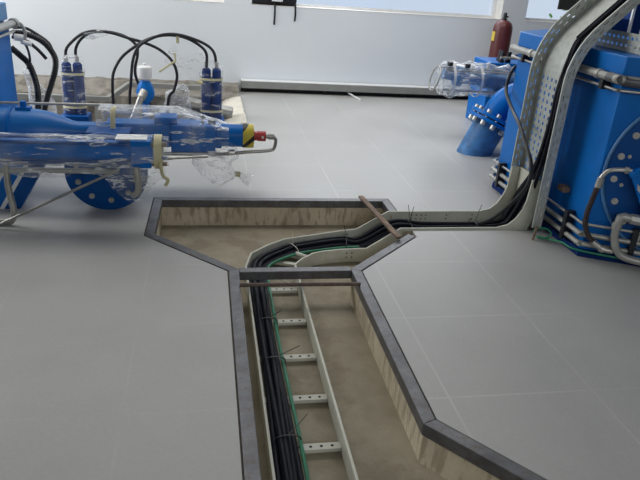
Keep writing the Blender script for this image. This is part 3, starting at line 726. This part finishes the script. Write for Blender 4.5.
# ------------------------------------------------------------------ left side: rear machine, conduits
LX, LY = -1.635, 6.0
lh = thing('left_housing', (-2.3, 5.6, 0), 'blue machine housing at the upper left edge with grey pipe', 'machine housing')
LP = [(LX, LY), (LX, 5.2), (-2.0, 4.95), (-2.9, 5.1), (-2.9, 6.3), (-2.1, 6.35)]
def lsh(d): return [tuple(p) for p in offset_line(LP, d if 1 else 0, True)]
area = sum(LP[i][0]*LP[(i+1) % 6][1]-LP[(i+1) % 6][0]*LP[i][1] for i in range(6)); sg = 1 if area > 0 else -1
lsh = lambda d: [tuple(p) for p in offset_line(LP, d*sg, True)]
MB().prism(lsh(-.0), 0, .985).build('casing', 'blue', lh, bevel=.008)
MB().prism(lsh(.03), .985, 1.04).build('neck', 'blue_deep', lh)
MB().prism(lsh(-.0), 1.04, 1.175).build('top_cap', 'blue_pale', lh, bevel=.008)
mb = MB(); mb.tube([(LX+.035, 5.2, 1.01), (LX+.035, 6.06, 1.01)], .03, 14); mb.build('top_pipe', 'pipe', lh)
mb = MB(); mb.tube([(LX+.035, 5.99, 1.01), (LX+.035, 6.05, 1.01)], .042, 12); mb.build('pipe_joint', 'steel', lh)
mb = MB(); mb.tube([(LX+.03, 5.2, .945), (LX+.03, 6.03, .945)], .012, 10); mb.build('thin_pipe', 'zinc', lh)
mb = MB(); mb.tube([(LX+.03, 6.0, .90), (LX+.10, 6.02, .89)], .03, 10); mb.tube([(LX+.08, 6.02, .86), (LX+.16, 6.03, .84)], .02, 8); mb.build('fitting', 'white', lh)
def hose(name, pts, r, mat, label, cat='hose', group=None, ribs=False, n=12):
    P = smooth_path(pts, 14 if ribs else 9); mb = MB()
    if ribs: mb.tube(P, [r*(1.0 if k % 2 else .82) for k in range(len(P))], n)
    else: mb.tube(P, r, n)
    return tag(mb.build(name, mat), label, cat, group)
hose('corrugated_conduit', [(-1.66, 6.2, .91), (-1.56, 6.2, .905), (-1.442, 6.2, .86), (-1.366, 6.2, .785), (-1.33, 6.2, .70), (-1.34, 6.2, .60), (-1.387, 6.2, .47), (-1.44, 6.22, .34), (-1.48, 6.24, .20), (-1.48, 6.25, .02)], .029, 'black', 'thick black corrugated conduit in a big arch from the left housing', 'conduit', ribs=True)
hose('corrugated_conduit', [(-1.68, 6.15, .79), (-1.608, 6.15, .722), (-1.548, 6.15, .655), (-1.51, 6.15, .53), (-1.495, 6.14, .40), (-1.51, 6.14, .2), (-1.51, 6.14, .02)], .030, 'black', 'thick black corrugated conduit dropping steeply beside the left housing', 'conduit', ribs=True)
hose('control_cable', [(-1.66, 6.2, .955), (-1.56, 6.23, .95), (-1.47, 6.24, .90), (-1.38, 6.24, .83), (-1.35, 6.24, .74)], .013, 'black', 'thin black cable arching just above the big conduit', 'cable')
hose('control_cable', [(-1.66, 6.15, .88), (-1.56, 6.15, .86), (-1.47, 6.16, .79), (-1.40, 6.18, .70)], .015, 'black', 'thin black cable running inside the big conduit arch', 'cable')
hose('control_cable', [(-1.60, 6.05, 1.005), (-1.56, 6.08, 1.0), (-1.535, 6.1, .93), (-1.55, 6.1, .86)], .014, 'steel', 'grey hooked cable dropping from the end of the left top pipe', 'cable')
hose('control_cable', [(-1.60, 6.08, .88), (-1.54, 6.1, .82), (-1.52, 6.1, .70), (-1.55, 6.1, .62)], .010, 'black', 'thin black cable loop hanging close beside the left housing', 'cable')
# white cloudy bag by the left housing
mb = MB(); mb.tube([(-1.56, 6.50, 0), (-1.55, 6.50, .05), (-1.56, 6.51, .2), (-1.63, 6.51, .42), (-1.66, 6.51, .55)], [.12, .14, .12, .07, .02], 18, wob=.05, seed=4); tag(mb.build('plastic_bag', 'film_dense'), 'cloudy white plastic bag standing behind the conduits at left', 'bag')

# pit edge plank of grey steel
mb = MB(); mb.box((-.03, -.55, -.045), (.03, .55, 0), Matrix.Translation((-.98, 7.62, -.005)) @ Matrix.Rotation(-.50, 4, 'Z'))

# valve blocks in the pit: two blue columns each
def valve(x, y, ztop, label, hl):
    t = thing('servo_valve', (x, y, -.6), label, 'valve', 'plastic wrapped valves in the pit')
    mb = MB(); mb.box((x-.14, y-.11, -.08), (x+.14, y+.11, .02)); mb.box((x-.05, y-.05, -.6), (x+.05, y+.05, -.08)); mb.build('base_block', 'blue_deep', t, bevel=.006)
    for dx in (-.054, .054):
        mb = MB(); c = V(x+dx, y, .02)
        mb.tube([c, c+V(0, 0, ztop-.1), c+V(0, 0, ztop-.1), c+V(0, 0, ztop-.02), c+V(0, 0, ztop)], [.055, .055, .047, .047, .03], 18)
        col = mb.build('column', 'navy', t)
        mb = MB(); mb.tube([c+V(0, 0, ztop), c+V(0, 0, ztop+.07)], .021, 10); mb.build('hose_fitting', 'zinc', col)
    for z in (.10, ztop-.09):
        mb = MB(); mb.tube([(x, y, z-.012), (x, y, z+.012)], .118, 24, caps=False, squash=(1, .62, 1)); mb.build('tape', 'tape', t)
    mb = MB(); P = [(x, y, z) for z in [.03+.04*k for k in range(int((ztop+.1)/.04)+1)]]
    mb.tube(P, [.115]*(len(P)-2)+[.10, .05], 26, caps=False, wob=.022, seed=x*7, wscale=9, squash=(1.08, .8, 1)); mb.build('plastic_wrap', 'film_thin', t, smooth=28)
    return t
valve(-1.345, 7.0, .53, 'blue twin valve under taped plastic, at the left of the pit', 0)
valve(.070, 7.0, .53, 'blue twin valve under taped plastic, at the right of the pit', 0)
G = 'black hydraulic hoses arching over the pit'
hose('valve_hose', [(-1.397, 7.0, .55), (-1.389, 7.0, .67), (-1.324, 7.0, .755), (-1.221, 7.0, .835), (-1.093, 7.0, .87), (-.928, 7.0, .859), (-.774, 7.0, .818), (-.607, 7.0, .777), (-.458, 7.0, .714), (-.339, 7.0, .608), (-.291, 7.0, .465), (-.326, 7.0, .306), (-.393, 7.0, .154), (-.42, 7.0, -.6)], .015, 'black', 'black hose arching from the left valve far over to the right valve side', 'hose', G)
hose('valve_hose', [(-1.293, 7.02, .55), (-1.30, 7.02, .67), (-1.25, 7.03, .77), (-1.16, 7.03, .84), (-1.05, 7.035, .865), (-.90, 7.035, .855), (-.78, 7.035, .815), (-.698, 7.035, .743), (-.690, 7.03, .65), (-.72, 7.03, .52), (-.715, 7.03, .417), (-.658, 7.03, .273), (-.581, 7.03, .137), (-.55, 7.05, -.6)], .015, 'black', 'black hose from the left valve bending down beside the white capped gauge', 'hose', G)
hose('valve_hose', [(.018, 6.97, .56), (.013, 6.97, .71), (-.08, 6.965, .80), (-.232, 6.965, .862), (-.403, 6.965, .868), (-.555, 6.965, .827), (-.687, 6.965, .753), (-.843, 6.965, .626), (-.932, 6.965, .47), (-.952, 6.965, .304), (-.952, 6.965, .136), (-.94, 6.97, -.6)], .015, 'black', 'black hose in the widest arch from the right valve down the pit left', 'hose', G)
hose('valve_hose', [(.122, 7.0, .56), (.10, 7.0, .70), (.03, 7.0, .78), (-.12, 6.94, .85), (-.28, 6.93, .885), (-.42, 6.93, .875), (-.56, 6.93, .82), (-.67, 6.93, .74), (-.73, 6.93, .60), (-.765, 6.95, .35), (-.785, 6.97, .14), (-.78, 7.0, -.6)], .015, 'black', 'black hose from the right valve dropping behind the gauge', 'hose', G)
# clear film hung on the arch, tied with yellow tape
mb = MB(); vs = []; nx, ny = 22, 14
for i in range(nx+1):
    for j in range(ny+1):
        u, w = i/nx, j/ny
        top = V(lerp(-.36, .04, u), 6.96, .60+.24*math.sin(PI*(u*.8+.2))); bot = V(lerp(-.42, -.02, u), 7.0, lerp(.60, .33, u))
        p = top.lerp(bot, w); p.y += .035*noise.fractal(p*7, .9, 2, 3); vs.append(p)
mb.add(vs, [(i*(ny+1)+j, i*(ny+1)+j+1, (i+1)*(ny+1)+j+1, (i+1)*(ny+1)+j) for i in range(nx) for j in range(ny)])
hf = tag(mb.build('hanging_film', 'film_thin'), 'clear plastic film hanging from the hose arch, tied with yellow tape', 'plastic film')
mb = MB(); mb.tube([(-.275, 6.94, .885), (-.275, 6.94, .80)], .016, 8); mb.tube([(-.31, 6.94, .70), (-.30, 6.94, .62), (-.47, 6.95, .50)], .011, 8); mb.tube([(-.08, 6.94, .42), (-.03, 6.94, .40)], .022, 8); mb.build('tape', 'tape', hf)
mb = MB(); mb.tube([V(-1.20, 7.0, .82)+V(.0, 0, 0), (-1.13, 7.01, .835), (-1.05, 7.01, .85), (-.98, 7.01, .86)], [.03, .045, .04, .025], 12, wob=.02, seed=9); tag(mb.build('hose_sleeve', 'film'), 'clear plastic sleeve round the hoses above the left valve', 'plastic film')
# gauge: white cap, blue body, silver pipe
gg = thing('pressure_gauge', (-.60, 6.95, -.6), 'white capped blue gauge on a slanting silver pipe in the pit', 'gauge')
c = V(-.61, 6.86, 0)
mb = MB(); mb.tube([c+V(0, 0, z) for z in (.44, .445, .455, .555, .565, .57)], [.05, .068, .072, .072, .064, .03], 20); mb.tube([c+V(0, 0, .565), c+V(0, 0, .595)], .02, 10); mb.build('cap', 'white', gg)
mb = MB(); mb.tube([c+V(0, 0, z) for z in (.2, .24, .30, .36, .42)], [.05, .085, .095, .08, .05], 20); mb.tube([c+V(0, 0, -.6), c+V(0, 0, .2)], .035, 12); mb.build('body', 'blue', gg)
mb = MB(); mb.tube([c+V(-.03, -.1, .28), c+V(-.12, -.12, .06), c+V(-.24, -.14, -.15)], [.035, .035, .04], 14); mb.tube([c+V(-.005, -.06, .32), c+V(-.04, -.11, .26)], .045, 12); mb.build('pipe', 'zinc', gg)
mb = MB(); mb.tube([(-.30, 7.1, -.6), (-.30, 7.1, -.1), (-.31, 7.1, .05), (-.28, 7.1, .2), (-.22, 7.1, .31), (-.2, 7.1, .33)], [.10, .13, .15, .13, .08, .02], 20, wob=.06, seed=11); tag(mb.build('wrapped_fitting', 'film_dense'), 'crumpled white plastic bundle in the pit between gauge and right valve', 'plastic bundle')
mb = MB(); mb.box((-.52, 7.3, -.6), (.28, 7.55, -.02)); mb.tube([(-.2, 7.2, .12), (.3, 7.2, .02)], .08, 14)
pb = thing('pit_pipework', (-.1, 7.4, -.6), 'grey pipework block low in the pit behind the right valve', 'pipework')
mb.build('block', 'steel', pb, bevel=.01)
# grey steel kerb channel on the pit's back edge
CH = [(-2.2, 7.75, .03), (-1.385, 7.75, .03), (-1.118, 7.75, .03), (-.922, 8.18, .13), (-.671, 8.18, .125), (.20, 8.18, .115)]
pc = MB(); cp = [Vector(v) for v in CH]; vs = []
for k, p_ in enumerate(cp):
    t_ = (cp[min(k+1, len(cp)-1)]-cp[max(k-1, 0)]).normalized(); sd_ = V(-t_.y, t_.x, 0).normalized()*.03
    vs += [p_+sd_+V(0, 0, .03), p_-sd_+V(0, 0, .03), p_-sd_-V(0, 0, .03), p_+sd_-V(0, 0, .03)]
pc.add(vs, [(4*k+q, 4*k+(q+1) % 4, 4*k+4+(q+1) % 4, 4*k+4+q) for k in range(len(cp)-1) for q in range(4)]+[(0, 1, 2, 3), tuple(4*len(cp)-4+q for q in (3, 2, 1, 0))])
chn = thing('steel_channel', (-1.0, 8.0, -.6), 'grey steel channel on posts with a slanting middle piece before the concrete step', 'channel')
pc.build('rail', 'kerb', chn, smooth=0)
for x, y, zt in ((-2.0, 7.75, 0), (-1.25, 7.75, 0), (-.80, 8.16, .10), (.10, 8.16, .09)):
    mb = MB(); mb.box((x-.02, y-.02, -.6), (x+.02, y+.02, zt)); mb.build('post', 'kerb', chn, smooth=0)
# sack draped over the pit corner
mb = MB(); vs = []; nx, ny = 16, 20
for i in range(nx+1):
    for j in range(ny+1):
        u, w = i/nx, j/ny
        y = lerp(6.80, 8.25, w); s = lerp(-.34, .045, u); fold = math.sin(w*19+2*u)*.5+noise.noise(V(u*3, w*7, 1))
        if s > 0: x, z = .44+s*(.7+.3*noise.noise(V(w*6, 2, 0))), .013+.010*max(0, fold)
        else:
            bulge = .27*(.7+.3*abs(math.sin(w*6.4+.5)))*math.sin(min(1, -s/.30)*PI*.75)
            x, z = .44-.01-bulge+.03*fold*min(1, -s/.1), .013+s*1.05+.35*bulge
        vs.append(V(x-.02, y, z))
mb.add(vs, [(i*(ny+1)+j, i*(ny+1)+j+1, (i+1)*(ny+1)+j+1, (i+1)*(ny+1)+j) for i in range(nx) for j in range(ny)])
tag(mb.build('sackcloth', 'sack', solid=.006), 'off white woven sackcloth draped over the right edge of the pit', 'cloth')

# ------------------------------------------------------------------ left front: upper blue pipe and actuator
UY = 4.70; UZ = .425
up = thing('upper_actuator', (-.3, UY, 0), 'upper blue actuator tapering from a thick pipe to a striped end cap', 'actuator')
def ux(prof, n=32, y=UY, z=UZ, **k): return MB().tube([(x, y, z) for x, r in prof], [r for x, r in prof], n, **k)
ux([(-2.5, .155), (-1.25, .155), (-1.16, .152), (-1.08, .137), (-1.0, .110), (-.94, .082), (-.90, .074), (-.25, .074)]).build('pipe', 'blue_bright', up)
ux([(-1.345, .166), (-1.325, .166)]).build('pipe_flange', 'blue', up)
mb = MB(); mb.box((-1.30, UY-.03, .575), (-1.20, UY+.03, .595)); mb.tube([(-1.25, UY, .59), (-1.25, UY, .635)], .022, 12); mb.build('lug', 'blue', up)
mb = MB(); mb.box((-.245, UY-.105, .305), (.075, UY+.105, .515)); blk = mb.build('gear_block', 'blue', up, bevel=.008)
mb = MB(); mb.tube([(-.02, UY-.02, .515), (-.02, UY-.02, .575)], .014, 10); mb.tube([(.05, UY-.02, .515), (.05, UY-.02, .545)], .03, 12); mb.build('fitting', 'steel', blk)
mb = MB(); mb.box((.075, UY-.08, .345), (.12, UY+.08, .505)); mb.build('adapter_plate', 'blue', up, bevel=.006)
ux([(.12, .084), (.275, .084)]).build('motor', 'blue', up)
ux([(.275, .088), (.28, .089), (.352, .089), (.357, .086)]).build('striped_cap', 'hazard', up)
ux([(.357, .036), (.372, .036), (.372, .032), (.385, .032), (.385, .038), (.45, .038)], 20).build('red_fitting', 'red', up)
mb = MB(); mb.tube([(.425, UY-.0375, .425), (.425, UY-.0395, .425)], .010, 10); mb.build('mark', 'white', up)
ux([(.45, .018), (.47, .018), (.47, .024), (.515, .024)], 14).build('connector', 'steel', up)
mb = MB(); mb.tube(smooth_path([(.505, UY, .425), (.527, UY, .40), (.524, UY, .355), (.505, UY, .322), (.43, UY, .308), (.31, UY-.02, .305), (.17, UY-.06, .300), (.02, UY-.118, .310), (-.2, UY-.125, .312), (-.45, UY-.12, .31)], 8), .013, 10); mb.build('flexible_conduit', 'steel', up)
mb = MB(); mb.tube([(.17, UY-.06, .31), (.215, UY-.055, .31)], .022, 10); mb.build('conduit_clip', 'zinc', up)
mb = MB(); mb.box((-.70, UY-.085, .345), (-.245, UY+.085, .515)); mb.build('cover_box', 'blue_bright', up, bevel=.012)
mb = MB(); mb.box((-.36, UY-.08, .515), (-.20, UY+.08, .565)); mb.build('cover_lid', 'blue', up, bevel=.008)
mb = MB(); vs = []; nx, ny = 40, 26
for i in range(nx+1):
    u = i/nx; x = lerp(-.745, .17, u); k = max(0, min(1, (x+.19)/.34)); top = lerp(.612, .50, k); wd = lerp(.12, .135, k)
    prof = [(.14, .30), (wd, top), (-wd+.02, top), (-.15, top-.06), (-.165, .34), (-.13, .285)]
    L = [0]
    for q in range(5): L.append(L[-1]+math.dist(prof[q], prof[q+1]))
    for jx_ in range(ny+1):
        t = L[-1]*jx_/ny; q = max(v for v in range(5) if L[v] <= t+1e-9); g = (t-L[q])/(L[q+1]-L[q])
        yy, zz = lerp(prof[q][0], prof[q+1][0], g), lerp(prof[q][1], prof[q+1][1], g); w_ = .035*noise.fractal(V(x*7, yy*7, zz*7+3), .9, 2, 3)*(0.25 if jx_ < 12 else 1)
        vs.append(V(x+.2*w_, UY+yy-abs(w_) if yy < 0 else UY+yy, zz+.3*w_))
mb.add(vs, [(i*(ny+1)+q, i*(ny+1)+q+1, (i+1)*(ny+1)+q+1, (i+1)*(ny+1)+q) for i in range(nx) for q in range(ny)])
mb.build('plastic_wrap', 'film_dense', up, smooth=40)
mb = MB(); mb.tube(smooth_path([(-.632, UY-.05, .617), (-.632, UY-.12, .612), (-.632, UY-.168, .54), (-.632, UY-.185, .42), (-.632, UY-.17, .30)], 6), .017, 8, squash=(1, .4, 1)); mb.build('tape', 'tape', up)
# bag end hanging down, tied
mb = MB(); mb.tube([(.06, UY-.02, .34), (.08, UY-.06, .27), (.10, UY-.08, .20), (.14, UY-.09, .15), (.20, UY-.09, .155), (.235, UY-.09, .16)], [.16, .17, .15, .12, .07, .02], 22, caps=False, wob=.05, seed=6, wscale=8); bgg = mb.build('plastic_bag_end', 'film_thin', up, smooth=28)
mb = MB(); mb.tube([(.225, UY-.09, .155), (.258, UY-.09, .15)], .022, 10); mb.build('tape', 'tape', bgg)
mb = MB(); mb.tube([(.25, UY-.09, .15), (.29, UY-.09, .13), (.34, UY-.09, .105)], [.015, .035, .05], 12, caps=False, wob=.02, seed=8); mb.build('bag_tail', 'film_thin', bgg)
# pedestal that carries it, hidden behind the lower cylinder
mb = MB(); mb.box((-1.55, UY-.14, 0), (-1.38, UY+.14, .32)); mb.build('pedestal', 'blue_deep', up, bevel=.008)
mb = MB(); mb.tube([(-2.2, 5.0, .545), (-.70, 5.0, .56)], .010, 10); mb.tube([(-.72, 5.0, .56), (-.72, UY+.1, .56)], .010, 10)
mb.tube([(-2.1, 5.0, 0), (-2.1, 5.0, .546)], .012, 8); mb.build('guard_rail', 'zinc', up)

# lower cylinder in plastic
LYc, LZ = 4.05, .477
lo = thing('lower_cylinder', (-.7, LYc, 0), 'lower blue hydraulic cylinder wrapped in clear plastic, front left', 'hydraulic cylinder')
MB().tube([(-1.75, LYc, LZ), (-.33, LYc, LZ)], .068, 28).build('barrel', 'blue', lo)
for dy, dz in ((-.062, .062), (-.062, -.062), (.062, .062), (.062, -.062)):
    MB().tube([(-1.75, LYc+dy, LZ+dz), (-.245, LYc+dy, LZ+dz)], .011, 10).build('tie_rod', 'blue_deep', lo)
mb = MB(); mb.box((-.46, LYc-.085, LZ-.087), (-.335, LYc+.085, LZ+.087)); mb.build('end_block', 'blue', lo, bevel=.006)
mb = MB(); mb.box((-.55, LYc-.06, LZ+.087), (-.36, LYc+.06, LZ+.094)); mb.build('paper_tag', 'white', lo, smooth=0)
for dy, dz in ((-.062, .062), (-.062, -.062)):
    MB().tube([(-.335, LYc+dy, LZ+dz), (-.24, LYc+dy, LZ+dz)], .013, 10).build('rod_end', 'stick', lo)
mb = MB(); P = [(x, LYc, LZ) for x in [-1.75+.04*k for k in range(39)]]
mb.tube(P, [.106]*37+[.106, .104], 28, caps=False, wob=.012, seed=3, wscale=9, squash=(1, 1, .92)); mb.build('plastic_wrap', 'film', lo, smooth=28)
mb = MB(); mb.tube([(-.318, LYc, LZ), (-.270, LYc, LZ)], .110, 28, caps=False); mb.tube(smooth_path([(-.28, LYc-.11, LZ-.04), (-.265, LYc-.115, LZ-.12), (-.235, LYc-.115, LZ-.15), (-.25, LYc-.115, LZ-.19)], 5), .012, 6); mb.build('tape', 'tape', lo)
# slack film below the cylinder
mb = MB(); vs = []; nx, ny = 44, 14
for i in range(nx+1):
    for j in range(ny+1):
        u, w = i/nx, j/ny; x = lerp(-1.25, -.25, u)
        drop = .06+.05*math.sin(u*9)*.4+.20*math.exp(-((x+.47)/.14)**2)+.05*math.exp(-((x+.9)/.25)**2)
        p = V(x, LYc-.085+.05*w, LZ-.06-drop*w); p.y += .05*noise.fractal(p*8, .9, 2, 3); p.x += .03*noise.noise(p*6+V(4, 0, 0)); vs.append(p)
mb.add(vs, [(i*(ny+1)+j, i*(ny+1)+j+1, (i+1)*(ny+1)+j+1, (i+1)*(ny+1)+j) for i in range(nx) for j in range(ny)])
mb.build('slack_film', 'film', lo, smooth=40)
MB().tube([(-1.75, LYc+.02, .335), (-.55, LYc+.02, .335)], .018, 12).build('side_pipe', 'pipe', lo)
MB().tube(smooth_path([(-.43, LYc-.09, .40), (-.42, LYc-.10, .32), (-.425, LYc-.09, .24), (-.46, LYc-.06, .20)], 6), .022, 12).build('port_pipe', 'pipe', lo)
MB().tube([(-.24, LYc+.30, .345), (.02, LYc+.36, .345)], .010, 8).build('piston_rod', 'steel', lo)
MB().tube([(-.35, LYc+.085, .42), (-.30, LYc+.28, .345), (-.23, LYc+.30, .345)], .012, 8).build('rod_bracket', 'steel', lo)
# round valve body on the floor
vb = thing('round_valve_body', (-.65, 4.30, 0), 'round blue valve body with bolted cover standing under the wrapped cylinder', 'valve')
vc = V(-.655, 4.25, .268); R_ = .268
mb = MB(); mb.tube([vc+V(0, y, 0) for y in (-.005, .0, .045, .05, .05, .36)], [R_-.012, R_, R_, R_-.01, R_-.04, R_-.04], 48); mb.build('drum', 'blue_deep', vb)
mb = MB(); mb.tube([vc+V(0, y, 0) for y in (-.035, -.03, -.005)], [.13, .145, .145], 40); mb.build('cover', 'blue_deep', vb)
bolts(vb, [vc+V(.195*math.cos(a), -.005, .195*math.sin(a)) for a in [math.radians(v) for v in (15, 55, 125, 165, 200, 238, 276, 314, 345)]], (0, -1, 0), .015, .018, 'steel')
mb = MB(); mb.box((-.80, 4.40, .42), (-.51, 4.58, .50)); mb.build('neck', 'blue_deep', vb, bevel=.006)
mb = MB(); mb.box((-.70, 4.45, 0), (-.61, 4.60, .06)); mb.build('foot', 'blue_deep', vb, bevel=.004)
mb = MB(); mb.box((-.74, LYc+.03, .36), (-.60, 4.30, .39)); mb.build('cradle', 'blue_deep', vb)

# stand at the left edge: blue and white plates, bent grey pipe, tie rod
st = thing('pipe_stand', (-1.25, 4.3, 0), 'slanted blue and white plate stand under the cylinder at the left edge', 'stand')
for k, (mat, o) in enumerate((('blue', 0), ('white', .07), ('blue', .10), ('white', .19), ('blue_deep', .22))):
    w = (.07, .03, .09, .03, .10)[k]
    mb = MB(); x0 = -1.55+o
    vs = [V(x0, 4.26, 0), V(x0+w, 4.26, 0), V(x0+w+.20, 4.26, .33), V(x0+.20, 4.26, .33)]
    vs += [v+V(0, .12, 0) for v in vs]
    mb.add(vs, [(0, 1, 2, 3), (7, 6, 5, 4), (0, 4, 5, 1), (1, 5, 6, 2), (2, 6, 7, 3), (3, 7, 4, 0)]); mb.build('plate', mat, st, smooth=0)
mb = MB(); mb.tube(smooth_path([(-1.205, 4.0, .385), (-1.205, 3.99, .30), (-1.20, 3.98, .22), (-1.185, 3.97, .10), (-1.20, 3.97, .04), (-1.26, 3.98, .022), (-1.6, 4.0, .022)], 7), .020, 12)
tag(mb.build('bent_pipe', 'steel'), 'bent grey pipe dropping to the floor at the left edge', 'pipe')
mb = MB(); mb.tube([(-1.62, 4.0, .010), (-1.20, 3.93, .07), (-.53, 3.93, .372)][0:1]+[(-1.25, 3.92, .012), (-.53, 3.95, .385)][0:2], .009, 8)
mb = MB(); mb.tube([(-1.30, 3.92, .010), (-.53, 3.955, .385)], .009, 8)
tag(mb.build('tie_bar', 'steel'), 'thin grey bar slanting from the floor up to the wrapped cylinder', 'bar')

# ------------------------------------------------------------------ camera (633.5 px focal length at 640 px)
yaw, pitch, roll = (math.radians(v) for v in (11.1607, 23.5366, -4.2049))
f = Vector((math.sin(yaw)*math.cos(pitch), math.cos(yaw)*math.cos(pitch), -math.sin(pitch)))
r = Vector((math.cos(yaw), -math.sin(yaw), 0)); d = f.cross(r)
r2 = r*math.cos(roll)+d*math.sin(roll); d2 = -r*math.sin(roll)+d*math.cos(roll)
cam = bpy.data.cameras.new('camera'); co = bpy.data.objects.new('camera', cam); COL.objects.link(co)
mt = Matrix((r2, -d2, -f)).transposed().to_4x4(); mt.translation = Vector((0, 0, 1.65)); co.matrix_world = mt
cam.sensor_width = 36; cam.lens = 36*633.5/640; cam.clip_start = .05
scene.camera = co

# ------------------------------------------------------------------ light
w = bpy.data.worlds.new('sky'); scene.world = w; w.use_nodes = True
bgn = w.node_tree.nodes['Background']; bgn.inputs[0].default_value = (.63, .74, .89, 1); bgn.inputs[1].default_value = 1.0
def area(name, loc, target, sx, sy, power, col=(1, .99, .97)):
    l = bpy.data.lights.new(name, 'AREA'); l.shape = 'RECTANGLE'; l.size = sx; l.size_y = sy; l.energy = power; l.color = col
    o = bpy.data.objects.new(name, l); COL.objects.link(o); o.location = loc
    o.rotation_euler = (Vector(target)-Vector(loc)).to_track_quat('-Z', 'Y').to_euler(); return o
area('ceiling_lamp', (1.2, 6.2, 4.1), (1.2, 6.4, 0), 6, 2.0, 112, (1, .98, .94))  # added overhead fill for the far floor, no known lamp there
area('ceiling_lamp', (-3.6, 6.6, 3.9), (-2.4, 8.7, 1.2), 2.2, 1.2, 80, (1, .99, .95))  # added to brighten the left part of the back wall
area('window_light', (2.4, 8.70, 2.0), (1.4, 2.0, .2), 3.2, 1.3, 40, (.94, .97, 1))  # stands for daylight from the middle back window
area('window_light', (-5.6, 7.2, 2.7), (2.5, 5.4, .4), 3.2, 1.8, 210, (1, .995, .97))  # added side fill; the left wall has no window
area('window_light', (1.5, -2.9, 2.6), (1.5, 4.0, .3), 5, 1.6, 112, (.96, .985, 1))  # added frontal fill; the wall behind the camera has no window
# parts made of several separate pieces become one object each
def split_loose(o):
    me = o.data; n = len(me.vertices); par = list(range(n))
    def find(a):
        while par[a] != a: par[a] = par[par[a]]; a = par[a]
        return a
    for e_ in me.edges: par[find(e_.vertices[0])] = find(e_.vertices[1])
    groups = {}
    for i in range(n): groups.setdefault(find(i), []).append(i)
    if len(groups) < 2: return
    name = o.name.split('.')[0]
    for g, ids in list(groups.items())[1:]:
        c = o.copy(); c.data = me.copy(); c.name = name; COL.objects.link(c)
        keep = set(ids); bm = bmesh.new(); bm.from_mesh(c.data)
        bmesh.ops.delete(bm, geom=[v for v in bm.verts if v.index not in keep], context='VERTS'); bm.to_mesh(c.data); bm.free()
    keep = set(list(groups.values())[0]); bm = bmesh.new(); bm.from_mesh(me)
    bmesh.ops.delete(bm, geom=[v for v in bm.verts if v.index not in keep], context='VERTS'); bm.to_mesh(me); bm.free()
for o in list(scene.objects):
    if o.type == 'MESH' and o.parent and not o.name.startswith(('foliage', 'joint', 'window_frame')): split_loose(o)
scene.view_settings.view_transform = 'Standard'; scene.view_settings.look = 'None'
scene.view_settings.exposure = .0; scene.view_settings.gamma = 1; scene.view_settings.use_curve_mapping = False
